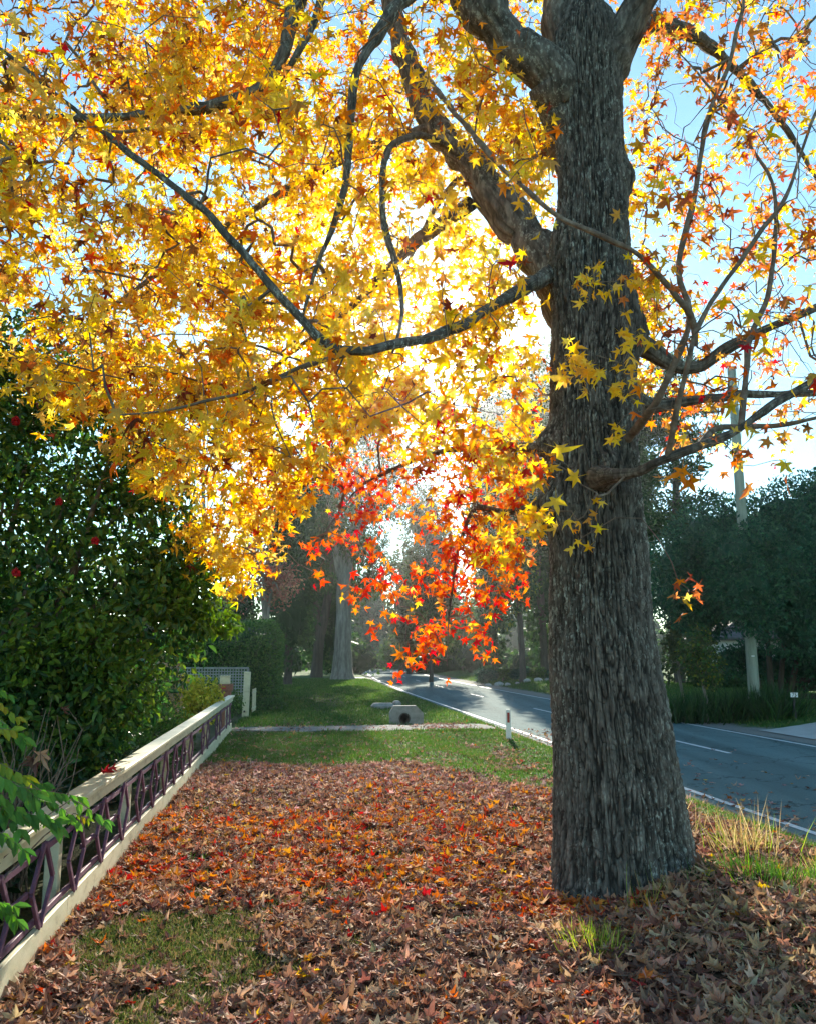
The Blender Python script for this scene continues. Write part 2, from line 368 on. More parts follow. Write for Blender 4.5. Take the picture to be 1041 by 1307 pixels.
# ================================================================== GROUND, ROAD, PATHS
TF = -1.53                                   # the fence line, metres from the axis of the street
def litter_density(x, y):
    s, t = st_of(x, y)
    n = fbm(x * .8, y * .8, 0, 3, 31); n2 = fbm(x * 2.2, y * 2.2, 0, 2, 41)
    edge = 14.6 - 1.0 * np.maximum(t - 2.0, 0) + 1.5 * n
    d = 1 - smooth(y, edge - 1.6, edge + .5)
    d = d * smooth(t, TF - .05, TF + .12)
    d = d * (1 - smooth(t + .35 * n, 4.3, 4.9))
    e = np.hypot((x + 1.33 + .25 * (y - 5.4)) / .60, (y - 5.4) / .85) + .75 * n2
    d = d * (.16 + .84 * smooth(e, .55, 1.2))
    e2 = np.hypot((x - .55) / .5, (y - 6.05) / .22) + .4 * n2
    d = d * (.35 + .65 * smooth(e2, .5, 1.1))
    e3 = np.hypot((x - 2.75) / .35, (y - 11.2) / .9) + .5 * n2
    d = d * smooth(e3, .5, 1.2)
    right = smooth(x, 2.2, 2.8) * (1 - smooth(y, 7.2, 8.5))
    d = d * (1 - .45 * right * smooth(n2, .05, .35))
    d = d * (.55 + .45 * smooth(fbm(x * 3.1, y * 3.1, 0, 2, 45), -.45, -.1))
    far = .075 * (1 - smooth(y, 17, 30)) * smooth(t, TF, TF + .2) * (1 - smooth(t, 5.2, 6.0))
    ditch = .5 * np.exp(-((t - 3.8) / .55) ** 2) * smooth(s, 11, 12.5) * (1 - smooth(s, 17, 19)) + .55 * np.exp(-((t - 3.7) / .6) ** 2 - ((s - 21.0) / 1.1) ** 2)
    onroad = .035 * smooth(t, 5.2, 5.6) * (1 - smooth(t, 6.3, 7.4)) + .004 * (t > 6)
    far = np.maximum(far, onroad * (y < 24))
    return np.clip(np.maximum(d, np.maximum(far, ditch * smooth(n2, -.25, .2))), 0, 1)
def axis(lo, hi, step, far_lo, far_hi, g=1.28):
    a = list(np.arange(lo, hi + 1e-6, step)); q = step
    while a[-1] < far_hi: q *= g; a.append(a[-1] + q)
    q = step
    while a[0] > far_lo: q *= g; a.insert(0, a[0] - q)
    return A(a)
gx = axis(-14, 15, .12, -420, 420)
gy = np.concatenate([axis(2.5, 30, .12, -120, 30)[:-1], axis(30, 125, .6, 30, 480)])
gy = np.unique(np.round(gy, 4))
X, Y = np.meshgrid(gx, gy); X = X.ravel(); Y = Y.ravel()
s_, t_ = st_of(X, Y); tt = t_ - road_shift(np.minimum(s_, 200))
zz = Z(X, Y) - .035 * smooth(tt, 6.0, 6.12) * (1 - smooth(tt, 11.9, 12.02)) * (s_ < 205)
ld = litter_density(X, Y)
n1 = fbm(X * .5, Y * .5, 0, 3, 3); n2 = fbm(X * 1.7, Y * 1.7, 0, 3, 8)
grass = np.clip(1 - 1.0 * smooth(ld, .15, .6), 0, 1)
grass = grass * (1 - .75 * smooth(n1 + .5 * n2, .28, .5) * (s_ > 24))
worn = np.exp(-((t_ - 1.2 - .4 * n1) / .9) ** 2 - ((s_ - 35) / 6.0) ** 2); grass = grass * (1 - .85 * worn)
gravel = smooth(tt + .25 * n2, 5.25, 5.75) * (1 - smooth(tt + .45 * n2, 12.9, 13.4))
gravel = np.maximum(gravel, smooth(t_, TF - .3, TF + .3) * (1 - smooth(t_, 5, 6)) * smooth(s_ + .3 * n2, 19.7, 20.4) * (1 - smooth(s_ + .3 * n2, 21.3, 21.9)) * .8)
yard = smooth(t_, TF - .3, TF - .05); grass = np.where(t_ < TF - .02, grass * .35, grass)
nx, ny = len(gx), len(gy)
i = np.arange(ny - 1)[:, None] * nx; j = np.arange(nx - 1)[None]
gf = np.stack([i + j, i + j + 1, i + nx + j + 1, i + nx + j], -1).reshape(-1, 4)
tag(mk('ground', np.stack([X, Y, zz], 1), gf, M['ground'], col=np.stack([grass, 1 - grass, gravel], 1), smoothf=True), kind='structure')

def strip(name, mat, s0, s1, ta, tb, dz=.004, ds=1.0, nt_=4, drape=False, jag=0.0, seed=0):
    ss = np.arange(s0, s1 + 1e-6, ds); q = np.linspace(0, 1, nt_)
    SS, Q = np.meshgrid(ss, q, indexing='ij'); t0 = np.interp(SS, *ta) if isinstance(ta, tuple) else ta; t1 = np.interp(SS, *tb) if isinstance(tb, tuple) else tb
    T = t0 + (t1 - t0) * Q
    if jag:
        T = T + jag * fbm(SS * 2.1, Q * 0 + seed, 0, 3, 60 + seed) * (Q == 0) + jag * fbm(SS * 2.1, Q * 0 + seed, 0, 3, 90 + seed) * (Q == 1)
    T = T + road_shift(SS)
    x = -SS * SA + T * CA; y = SS * CA + T * SA
    z = (Z(x, y) if drape else np.full(x.shape, -.30)) + dz
    n, m = x.shape; i = np.arange(n - 1)[:, None] * m; j = np.arange(m - 1)[None]
    f = np.stack([i + j, i + j + 1, i + m + j + 1, i + m + j], -1).reshape(-1, 4)
    return np.stack([x, y, z], -1).reshape(-1, 3), f
v, f = strip('road', None, -30, 200, 5.86, 12.1, .0, .4, 5, jag=.07); tag(mk('road', v, f, M['asphalt']), kind='structure')
for t0 in (6.08, 11.80):
    v, f = strip('l', None, -30, 198, t0, t0 + .11, .006, .5, 2, jag=.012, seed=int(t0)); tag(mk('road_edge_line', v, f, M['marking']), kind='structure')
P = MB()
for k in range(-2, 15):
    v, f = strip('d', None, 17.2 + 12 * k, 20.3 + 12 * k, 9.2, 9.31, .006, .5, 2, jag=.012, seed=k); P.add(v, f)
tag(P.build('road_centre_line', M['marking']), kind='structure')
v, f = strip('dr', None, 20.15, 21.55, -1.35, 5.6, .018, .12, 50, drape=True, jag=0); 
nz = .22 * fbm(v[:, 0] * 1.2, v[:, 1] * 1.2, 0, 3, 12); v[:, 1] += nz
tag(mk('gravel_driveway', v, f, M['gravel'], smoothf=True), kind='structure')
v, f = strip('dr', None, 18.5, 22.2, 12.75, 20, .02, .2, 30, drape=True); tag(mk('concrete_driveway', v, f, M['drive'], smoothf=True), kind='structure')
v, f = strip('dr', None, 61, 65.0, 2.6, 6.1, .03, .4, 12, drape=True); tag(mk('pale_driveway', v, f, M['drive'], smoothf=True), kind='structure')

# ------------------------------------------------------------------ fallen leaves
def scatter(n, x0, x1, y0, y1, dens, ypow=1.0):
    xs, ys = [], []
    tot = 0
    while tot < n:
        u = rng.random(n * 2) ** ypow; y = y0 + (y1 - y0) * u; w = .62 * y + 1.5
        x = rng.uniform(x0, x1, n * 2)
        ok = (rng.random(n * 2) < dens(x, y)) & (np.abs(x) < w + 2.0)
        xs.append(x[ok]); ys.append(y[ok]); tot += ok.sum()
    return np.concatenate(xs)[:n], np.concatenate(ys)[:n]
nl = 60000
lx, ly = scatter(nl, -5.0, 7.4, 2.6, 24, lambda x, y: litter_density(x, y), 1.35)
ls, lt = st_of(lx, ly)
dist = np.hypot(lx - 1.72, ly - 6.9)
keep = dist > .50; lx, ly, ls, lt = lx[keep], ly[keep], ls[keep], lt[keep]; nl = len(lx)
dens = litter_density(lx, ly)
lz = Z(lx, ly) + .008 + rng.random(nl) ** 1.6 * .05 * dens
nor = unit(A([0, 0, 1.0]) + rng.normal(0, .21, (nl, 3))); nor = nor * np.where(rng.random(nl) < .4, -1, 1)[:, None]; tip = rdir(nl); tip[:, 2] *= .3
BR = [(.29, .155, .105), (.38, .215, .14), (.20, .105, .075), (.47, .29, .19), (.14, .075, .058), (.54, .37, .25)]
RD = [(.50, .075, .035), (.56, .16, .035), (.60, .25, .05), (.42, .045, .04), (.58, .34, .08)]
PU = [(.38, .21, .18), (.28, .15, .15), (.45, .28, .24), (.52, .36, .30)]
lc = pick(BR, nl, [5, 5, 4, 3.5, 2.5, 1.5], .2)
nn = fbm(lx * .55, ly * .55, 0, 3, 51) + .22 * fbm(lx * 2.6, ly * 2.6, 0, 2, 53)
wr = np.clip(.10 + .70 * nn, .015, .5) * smooth(ly, 5.6, 7.0) * (1 - smooth(ly, 11, 14)) * (1 - .5 * smooth(lx, 1.9, 2.6)) + .03
wr = np.maximum(wr, .75 * np.exp(-((lx - 1.15) / .55) ** 2 - ((ly - 6.35) / .45) ** 2))
sel = rng.random(nl) < wr; lc[sel] = pick(RD, sel.sum(), [2.5, 4, 3.5, 1.5, 1.6], .18)
wp = .38 * smooth(ly, 9, 12.5); sel = rng.random(nl) < wp; lc[sel] = pick(PU, sel.sum(), None, .2)
sel = rng.random(nl) < .006; lc[sel] = pick([(.75, .48, .05), (.72, .36, .05)], sel.sum())
sel = (rng.random(nl) < .5) & (lx > 1.5) & (ly < 7); lc[sel] = pick([(.48, .32, .19), (.40, .26, .15), (.54, .39, .25)], sel.sum(), None, .18)
sz = rng.uniform(.038, .074, nl) * (1 + .25 * np.exp(-((lx - 2.6) / 1.2) ** 2 - ((ly - 5.5) / 1.0) ** 2))
v, f, c = instance(star_template(40, .40, True, 4, 1.4), np.stack([lx, ly, lz], 1), tip, nor, sz, lc)
v[:, 2] = np.maximum(v[:, 2], Z(v[:, 0], v[:, 1]) + .003)
tw_ = MB(); qx, qy = scatter(420, -2.5, 4.5, 3.2, 14, lambda x, y: litter_density(x, y), 1.3)      # dropped twigs and stalks in the litter
for x_, y_ in zip(qx, qy):
    a_ = rng.uniform(0, 6.28); l_ = rng.uniform(.06, .22); u_ = np.linspace(-1, 1, 4); w_ = rng.normal(0, .02, (4, 2))
    px_, py_ = x_ + np.cos(a_) * l_ * u_ + w_[:, 0], y_ + np.sin(a_) * l_ * u_ + w_[:, 1]
    tw_.tube(np.stack([px_, py_, Z(px_, py_) + .03 + rng.uniform(0, .03) + rng.normal(0, .006, 4)], 1), np.linspace(.0045, .002, 4) * rng.uniform(.6, 1.2), 4, A([.20, .14, .10]) * rng.uniform(.6, 1.6))
v2 = np.concatenate(tw_.v); f = [f, np.concatenate(tw_.f) + len(v)]; v = np.vstack([v, v2]); c = np.vstack([c, np.concatenate(tw_.c)])
tag(mk('fallen_leaves', v, f, M['litter'], col=c), 'deep litter of curled brown and orange fallen leaves covering the verge', 'fallen leaves', kind='stuff')

# ------------------------------------------------------------------ grass
GR = [(.050, .125, .022), (.070, .155, .03), (.042, .10, .018), (.105, .175, .04), (.15, .175, .055)]
def blades(n, x0, x1, y0, y1, dens, h, w, ypow=1.0, pal=GR, lean=.45):
    x, y = scatter(n, x0, x1, y0, y1, dens, ypow); z = Z(x, y) - .004
    tip = unit(A([0, 0, 1.0]) + rng.normal(0, lean, (n, 3)) * A([1, 1, .2])); nor = rdir(n)
    cl = .75 + .5 * (fbm(x * 1.3, y * 1.3, 0, 2, 71) * .5 + .5)
    hh = rng.uniform(*h, n) * cl; ww = rng.uniform(*w, n)
    col = pick(pal, n, None, .15)
    return instance(blade_template(10, 5), np.stack([x, y, z], 1), tip, nor, hh, col, ww / hh)
def gdens(x, y):
    s, t = st_of(x, y); tt = t - road_shift(s)
    n1 = fbm(x * .5, y * .5, 0, 3, 3); n2 = fbm(x * 1.7, y * 1.7, 0, 3, 8)
    g = 1 - smooth(litter_density(x, y), .12, .75)
    g = g * smooth(t, TF, TF + .1) * (1 - smooth(tt + .3 * n2, 5.1, 5.7))
    g = g * (1 - smooth(s, 19.7, 20.3) * (1 - smooth(s, 21.4, 22)))
    g = g * (1 - .8 * np.exp(-((t - 1.2 - .4 * n1) / .9) ** 2 - ((s - 35) / 6.0) ** 2))
    return g * (.55 + .45 * smooth(n2, -.3, .3))
parts = [blades(26000, -2.5, -.2, 4.0, 7.0, lambda x, y: gdens(x, y), (.02, .06), (.003, .006), lean=.9, pal=[(.06, .10, .025), (.08, .13, .03), (.045, .08, .02), (.16, .14, .06), (.24, .18, .09), (.11, .12, .04)]),
         blades(70000, -5, 6, 7.0, 20.5, lambda x, y: gdens(x, y), (.03, .08), (.006, .011)),
         blades(70000, -9, 6, 20, 62, lambda x, y: gdens(x, y), (.05, .11), (.014, .03), 1.2),
         blades(6000, 1.9, 6, 4.2, 8.5, lambda x, y: gdens(x, y) * .8 + .08 * (litter_density(x, y) > .1), (.04, .13), (.004, .008), lean=.6)]
def fdens(x, y):
    s, t = st_of(x, y); tt = t - road_shift(s)
    drv = 1 - smooth(s, 18.2, 18.5) * (1 - smooth(s, 22.2, 22.5))
    return smooth(tt, 13.0, 13.5) * (1 - smooth(tt, 22, 24)) * drv
parts.append(blades(60000, -2, 30, 14, 75, fdens, (.06, .14), (.015, .03), 1.0))
vs, fs, cs, n = [], [], [], 0
for v, f, c in parts: vs.append(v); fs.append(f + n); cs.append(c); n += len(v)
tag(mk('grass', np.concatenate(vs), np.concatenate(fs), M['grass'], col=np.concatenate(cs)), 'short green verge grass beside the leaf litter and along the street', 'grass', kind='stuff')

# tufts that stand out one by one
def tuft(name, label, cx, cy, n, h, w, r, pal, lean=.5, group='grass tufts around the big trunk'):
    x = cx + rng.normal(0, r, n); y = cy + rng.normal(0, r, n); z = Z(x, y) - .01
    out = np.stack([x - cx, y - cy, np.zeros(n)], 1)
    tip = unit(A([0, 0, 1.0]) + out / (r * 2.2) * lean + rng.normal(0, .22, (n, 3)))
    hh = rng.uniform(*h, n); ww = rng.uniform(*w, n)
    v, f, c = instance(blade_template(12, 6), np.stack([x, y, z], 1), tip, rdir(n), hh, pick(pal, n, None, .18), ww / hh)
    o = mk(name, v - A([cx, cy, 0]), f, M['grass'], col=c); o.location = (cx, cy, 0)
    return tag(o, label, 'grass tuft', group)
LIME = [(.24, .36, .045), (.34, .42, .06), (.16, .28, .035), (.46, .44, .10)]  # brightened to stand in for sun on shaded tufts
DRY = [(.52, .40, .19), (.42, .30, .13), (.60, .48, .26), (.34, .30, .10)]
tuft('grass_tuft', 'grass tuft coloured lime green as if sunlit at the foot of the leaf mound', 1.14, 5.34, 230, (.07, .20), (.004, .007), .085, LIME)
tuft('grass_tuft', 'tall dry straw coloured grass tuft behind the trunk base', 3.12, 8.0, 150, (.2, .55), (.004, .007), .16, DRY + LIME[:1], .45)
tuft('grass_tuft', 'low bright green grass clump on the mound below the trunk', 2.55, 6.22, 420, (.09, .22), (.005, .009), .15, GR[:4] + LIME[2:3])
tuft('grass_tuft', 'dark green soft grass clump at the mound\'s road side', 3.05, 6.25, 460, (.09, .22), (.005, .008), .15, GR[:4] + LIME[2:3])
tuft('grass_tuft', 'yellow green grass tuft in leaves near the frame edge', 3.35, 6.75, 200, (.14, .34), (.004, .007), .08, LIME + DRY[:1])
tuft('grass_tuft', 'thin pale grass blades leaning against the trunk front', 1.62, 6.02, 26, (.15, .34), (.004, .006), .05, DRY + LIME, .35)
tuft('grass_tuft', 'sparse dry stalks beside the kerbside verge', 2.75, 8.8, 40, (.2, .5), (.003, .006), .14, DRY, .3)

# ================================================================== THE BIG LIQUIDAMBAR
TY = 6.9
prof = [(1200, 799, 104), (1130, 795, 92), (1060, 789, 88), (1000, 786, 85), (920, 777, 79), (850, 770, 74), (780, 765, 69), (700, 762, 66), (620, 759, 62),
        (550, 756, 59), (470, 756, 57), (400, 757, 56), (330, 757, 51), (250, 756, 45), (180, 751, 45), (120, 747, 48), (70, 747, 50), (35, 748, 46)]
prof = [(p, q, h * .945) for p, q, h in prof]
pz = []
for py, cx, hw in prof:
    c = at(cx, py, TY); l = at(cx - hw, py, TY); pz.append((c[2], c[0], (c[0] - l[0])))
pz = A(pz); pz = pz[np.argsort(pz[:, 0])]
zrow = np.concatenate([np.arange(-.2, 4.6, .007), np.arange(4.6, pz[-1, 0], .014)])
cxr = np.interp(zrow, pz[:, 0], pz[:, 1]); rr0 = np.interp(zrow, pz[:, 0], pz[:, 2])
top_ = np.linspace(0, 1, 26)[1:]; zrow = np.concatenate([zrow, zrow[-1] + .26 * np.sin(top_ * math.pi / 2)]); cxr = np.concatenate([cxr, np.full(25, cxr[-1])]); rr0 = np.concatenate([rr0, rr0[-1] * np.cos(top_ * math.pi / 2 * .985)])
ker = np.ones(41) / 41
nd = len(zrow) - 25; rr_top = rr0[nd:].copy()
rr0 = np.convolve(np.pad(rr0, 20, 'edge'), ker, 'valid'); cxr = np.convolve(np.pad(cxr, 20, 'edge'), ker, 'valid')
rr0[nd:] = np.minimum(rr0[nd:], rr_top); cxr[nd:] = cxr[nd]
tx0, tz0 = float(np.interp(0, pz[:, 0], pz[:, 1])), 0.0
NT = 680
th = np.arange(NT) * 2 * math.pi / NT
TH, ZR = np.meshgrid(th, zrow); R0 = np.broadcast_to(rr0[:, None], TH.shape); CX = np.broadcast_to(cxr[:, None], TH.shape)
def bark_relief(ct, st, z, rad, k=1.0):
    """interlaced vertical furrows: 0 in a furrow, 1 on a plate"""
    a = 9.5 * rad * k
    wob = .55 * vnoise(ct * 3, st * 3, z * 1.3, 201)
    n = vnoise(ct * a + wob, st * a + wob, z * 2.15 * k + wob, 202); n2 = vnoise(ct * a * 1.9, st * a * 1.9 + 7, z * 4.6 * k, 203)
    r = 1 - np.exp(-np.abs(n + .35 * n2) * 5.2)
    n3 = vnoise(ct * a * 4, st * a * 4, z * 11 * k, 204)
    crack = np.exp(-(vnoise(ct * a * .8 + 3, st * a * .8, z * 9.0 * k, 205) / .10) ** 2) * (vnoise(ct * a, st * a, z * 3 * k, 206) > -.1)
    return r * (.82 + .18 * n3) * (1 - .55 * crack), n3
CT, ST = np.cos(TH), np.sin(TH)
ridge, n3 = bark_relief(CT, ST, ZR, .95 + 0 * R0, 2.3)
low = fbm(CT * 1.5, ST * 1.5, ZR * .8, 3, 211)
rad = R0 * (1 + .05 * low - .035 * np.cos(4 * (TH - math.pi - .10)) * np.clip(-np.cos(TH), 0, 1))
flare = .16 * np.exp(-np.maximum(ZR, -.1) / .30) * (.45 + .75 * np.clip(np.cos(TH - .15), 0, 1) ** 2 + .45 * np.cos(5 * TH + 1.0) * .5 + .2 * np.clip(np.cos(TH - 3.6), 0, 1))
rad = rad + flare * .8
# collars and burls: (z, theta, height, width, size out)
def burl(px, py, th0, dz, dth, out):
    z0 = at(px, py, TY)[2]
    d = np.angle(np.exp(1j * (TH - th0)))
    return out * np.exp(-((ZR - z0) / dz) ** 2 - (d / dth) ** 2)
rad = rad + burl(690, 566, math.pi + .1, .13, .40, .14) + burl(690, 648, math.pi + .25, .20, .5, .15) + burl(820, 425, .1, .22, .5, .14) + burl(815, 230, 0, .16, .5, .10) + burl(770, 606, -1.5, .10, .28, .10) + burl(705, 330, math.pi, .38, .8, .10) + burl(825, 520, 0, .12, .4, .07)
rad = np.maximum(rad, .35 * R0)
rad = rad - (.030 * (1 - ridge) - .008 * n3) * np.clip(R0 / .25, 0, 1) + .004 * vnoise(CT * 60, ST * 60, ZR * 40, 207)
gl = vnoise(CT * 2, ST * 2, ZR * 1.5, 217)
VX = CX + rad * CT + .012 * gl; VY = TY + rad * ST; VZ = ZR + .02 * vnoise(CT * 3, ST * 3, ZR * 4, 219)
shade = ((.24 + .76 * smooth(ridge, .15, .8)) * (1 + .55 * smooth(n3, .25, .7)) * (1 + .25 * vnoise(CT * 60, ST * 60, ZR * 40, 208)))[..., None] * np.ones(3)  # furrow shade painted into the bark colour
tree = thing('liquidambar_tree', 'old thick trunked autumn tree with furrowed bark and yellow star leaves', 'tree', (tx0, TY, 0))
nr = len(zrow); i = np.arange(nr - 1)[:, None] * NT; j = np.arange(NT)[None]; k = (j + 1) % NT
q = np.stack([i + j, i + k, i + NT + k, i + NT + j], -1).reshape(-1, 4)
mk('trunk', local(tree, np.stack([VX, VY, VZ], -1).reshape(-1, 3)), q, M['bark'], tree, col=shade.reshape(-1, 3), smoothf=True)

def limb_mesh(P, name='limb'):
    """P rows x, y, z, r; thick limbs get furrowed bark, thin ones a plain tube"""
    Q = spline(P, .05 if P[:, 3].max() > .05 else .07); L_ = np.r_[0, np.cumsum(np.linalg.norm(np.diff(Q[:, :3], axis=0), axis=1))]; am = (.012 + .22 * Q[:, 3]) * smooth(L_, 0, .35)
    for ax_ in range(3): Q[:, ax_] += am * (fbm(L_ * 2.6, P[0, 0] * 9 + ax_ * 5, P[0, 1] * 3, 3, 240) * 1.6)
    Q[:, 3] *= (1 + .22 * vnoise(L_ * 7, P[0, 0] * 5, 3, 245)) * np.where(Q[:, 3] < .05, .86, 1); r = Q[:, 3]; n = 72 if r.max() > .09 else 28 if r.max() > .045 else 8
    v, f = tube_arr(Q[:, :3], r, n); c = np.ones((len(v), 3))
    if n > 10:
        vv = v.reshape(len(Q), n, 3); ax = Q[:, None, :3]; d = unit(vv - ax); ang = np.arange(n) * 2 * math.pi / n
        L = np.r_[0, np.cumsum(np.linalg.norm(np.diff(Q[:, :3], axis=0), axis=1))][:, None]
        rg, q3 = bark_relief(np.cos(ang)[None] + 0 * L, np.sin(ang)[None] + 0 * L, L * 1.6 + P[0, 0] * 7, .5 + 0 * L, 1.0)
        lump = fbm(np.cos(ang)[None] + 0 * L, np.sin(ang)[None] + 0 * L, L * 1.5 + P[0, 1], 2, 230)
        vv = ax + d * (r[:, None] * (1 + .12 * lump) - .13 * np.minimum(r[:, None], .13) * (1 - rg))[..., None]
        v = vv.reshape(-1, 3); c = (.45 + .65 * smooth(rg, .1, .75)).reshape(-1, 1) * np.ones(3)  # same furrow shade painted into the limb colour
    return mk(name, local(tree, v), f, M['bark'] if n > 10 else M['twig'], tree, col=c, smoothf=True), Q
LIMBS = [  # px, py, distance, radius: each limb from the thick end
    [(748, 110, 6.9, .30), (732, 60, 6.95, .26), (722, -10, 7.05, .23), (716, -120, 7.3, .19), (690, -300, 7.8, .12)],
    [(752, 105, 6.9, .27), (785, 55, 6.8, .20), (812, 15, 6.7, .16), (850, -60, 6.5, .12), (930, -190, 6.3, .08)],
    [(756, 235, 6.95, .20), (742, 165, 6.9, .25), (708, 108, 6.78, .235), (662, 64, 6.68, .205), (618, 18, 6.6, .19), (570, -60, 6.6, .15), (480, -200, 6.9, .09)],
    [(758, 490, 7.0, .20), (740, 405, 7.02, .26), (700, 338, 7.15, .215), (640, 262, 7.4, .17), (580, 190, 7.7, .145), (530, 110, 8.0, .13), (505, 30, 8.2, .115), (480, -80, 8.5, .09), (430, -220, 9, .05)],
    [(600, -60, 6.5, .10), (520, -10, 6.2, .075), (478, 50, 6.0, .050), (449, 115, 5.9, .040), (446, 190, 5.9, .033), (428, 280, 5.9, .027), (402, 345, 5.9, .019), (385, 410, 5.9, .011)],
    [(580, 190, 7.7, .05), (530, 175, 7.0, .042), (498, 190, 6.4, .036), (487, 238, 6.2, .034), (491, 290, 6.1, .032), (508, 345, 6.1, .028), (512, 400, 6.1, .018), (500, 450, 6.1, .010)],
    [(730, 335, 6.95, .11), (700, 350, 6.85, .08), (640, 385, 6.2, .05), (570, 425, 5.6, .043), (510, 440, 5.25, .038), (455, 450, 5.0, .036), (418, 440, 4.95, .036), (383, 403, 4.95, .034), (330, 345, 4.95, .031), (262, 272, 5.0, .030), (200, 222, 5.05, .026), (130, 166, 5.1, .022), (62, 112, 5.1, .018), (0, 60, 5.1, .014), (-80, 0, 5.1, .008)],
    [(560, -110, 6.6, .12), (450, -70, 6.4, .085), (385, -5, 6.3, .070), (362, 65, 6.3, .062), (335, 110, 6.3, .055), (270, 136, 6.3, .052), (205, 144, 6.3, .048), (130, 153, 6.3, .044), (60, 150, 6.3, .040), (-20, 150, 6.3, .033), (-140, 170, 6.3, .018)],
    [(420, -60, 6.2, .05), (405, 20, 6.1, .042), (380, 70, 6.1, .034), (350, 110, 6.2, .022)],
    [(757, 612, 6.75, .12), (764, 609, 6.47, .10), (780, 606, 6.22, .062), (815, 602, 6.0, .046), (850, 586, 5.85, .040), (890, 570, 5.8, .038), (945, 545, 5.8, .036), (1000, 508, 5.8, .033), (1060, 470, 5.9, .028), (1180, 400, 6.1, .016)],
    [(890, 570, 5.8, .028), (915, 548, 6.1, .028), (960, 545, 6.3, .026), (1010, 540, 6.4, .022), (1080, 520, 6.5, .014)],
    [(800, 500, 7.1, .10), (830, 520, 7.2, .07), (880, 512, 7.2, .052), (950, 502, 7.2, .044), (1041, 500, 7.2, .036), (1150, 480, 7.2, .02)],
    [(800, 430, 7.1, .11), (870, 470, 7.1, .07), (935, 440, 7.0, .052), (985, 415, 6.9, .045), (1041, 390, 6.9, .038), (1160, 340, 6.9, .022)],
    [(800, 560, 6.6, .05), (835, 520, 6.1, .034), (868, 450, 5.95, .030), (880, 398, 5.9, .030), (866, 345, 5.9, .028), (884, 250, 5.9, .026), (902, 160, 5.9, .023), (932, 70, 5.9, .019), (948, 0, 5.9, .016), (960, -100, 6, .01)],
    [(850, 586, 5.85, .030), (870, 500, 5.6, .024), (886, 425, 5.5, .022), (935, 345, 5.5, .021), (975, 290, 5.5, .019), (1002, 250, 5.5, .017), (1035, 160, 5.5, .014), (1080, 60, 5.5, .009)],
    [(945, 545, 5.8, .026), (955, 440, 6.0, .026), (978, 380, 6.1, .025), (990, 310, 6.1, .023), (985, 240, 6.1, .020), (960, 190, 6.2, .016), (905, 110, 6.3, .012), (860, 60, 6.4, .007)],
    [(545, 100, 6.9, .030), (585, 150, 6.2, .026), (625, 200, 5.7, .023), (680, 250, 5.55, .021), (722, 282, 5.5, .020), (780, 305, 5.5, .021), (820, 328, 5.5, .023), (848, 360, 5.55, .026), (880, 402, 5.7, .028), (886, 440, 5.8, .028)],
    [(700, 640, 6.8, .06), (650, 655, 7.2, .04), (605, 650, 7.6, .03), (588, 690, 7.8, .020), (578, 740, 7.9, .013), (572, 800, 7.95, .007), (570, 850, 8.0, .004)],
    [(705, 575, 6.8, .07), (640, 570, 7.3, .05), (570, 575, 7.9, .035), (500, 600, 8.3, .022), (450, 630, 8.4, .012), (410, 690, 8.4, .006)],
    [(600, 260, 7.5, .09), (520, 320, 8.2, .06), (440, 400, 8.8, .045), (350, 470, 9.2, .03), (280, 560, 9.3, .018), (250, 650, 9.2, .008)],
    [(560, 160, 7.8, .08), (440, 200, 8.2, .06), (320, 270, 8.4, .045), (200, 350, 8.4, .03), (90, 430, 8.2, .018), (20, 480, 8, .008)],
    [(790, 40, 6.8, .12), (850, 30, 7.6, .09), (930, 80, 8.3, .06), (1000, 160, 8.8, .04), (1060, 260, 9.1, .02)],
    [(740, 250, 7.2, .12), (700, 190, 8.2, .09), (640, 180, 9.2, .06), (560, 260, 10.0, .04), (500, 380, 10.4, .02)],
    [(440, 452, 5.0, .022), (380, 470, 4.8, .017), (310, 500, 4.65, .013), (230, 520, 4.6, .009), (150, 530, 4.6, .006)],
]
def conv(L): return A([[*at(a, b, c), r] for a, b, c, r in L])
skel = []
for L in LIMBS:
    o, Q = limb_mesh(conv(L)); skel.append(Q)
trunk_nodes = np.stack([np.interp(np.arange(2.5, 7.4, .15), zrow, cxr), np.full(33, TY)[:len(np.arange(2.5, 7.4, .15))], np.arange(2.5, 7.4, .15)], 1)
base_nodes = np.vstack([q[:, :3] for q in skel])

# ---- where sprays of leaves sit
def lower_edge(px):
    return np.interp(px, [-300, 0, 60, 130, 190, 240, 285, 320, 345, 380, 420, 470, 560, 640, 690, 700, 820, 840, 940, 1041, 1300],
                     [470, 470, 530, 560, 640, 700, 735, 735, 700, 655, 600, 570, 590, 640, 680, 520, 520, 585, 590, 575, 560])
def crown_density(px, py, Yd):
    d = 1 - smooth(py, lower_edge(px) - 30, lower_edge(px) + 8)
    n = fbm(px / 75., py / 75., Yd * .55, 3, 301)
    d = d * (.22 + .78 * smooth(n, -.22, .12))
    right = smooth(px, 780, 850)
    d = d * (1 - right * (.62 + .1 * smooth(py, 150, 450)))
    trunk = smooth(px, 660, 710) * (1 - smooth(px, 800, 840))
    d = d * (1 - trunk * np.where(Yd < 7.3, .90, .3))
    d = d * (1 - .62 * (1 - smooth(px, 60, 230)) * (1 - smooth(py, 20, 190)))
    d = d * (1 - .55 * np.exp(-((px - 60) / 70) ** 2 - ((py - 350) / 60) ** 2))
    d = d * (1 - .30 * smooth(py, 480, 640) * (px < 690))
    d = d * np.where(Yd < 4.6, .45, 1)
    d = d * (1 - .38 * np.exp(-((px - 575) / 110) ** 2 - ((py - 420) / 100) ** 2))
    return d
cl = []
NC = 3050
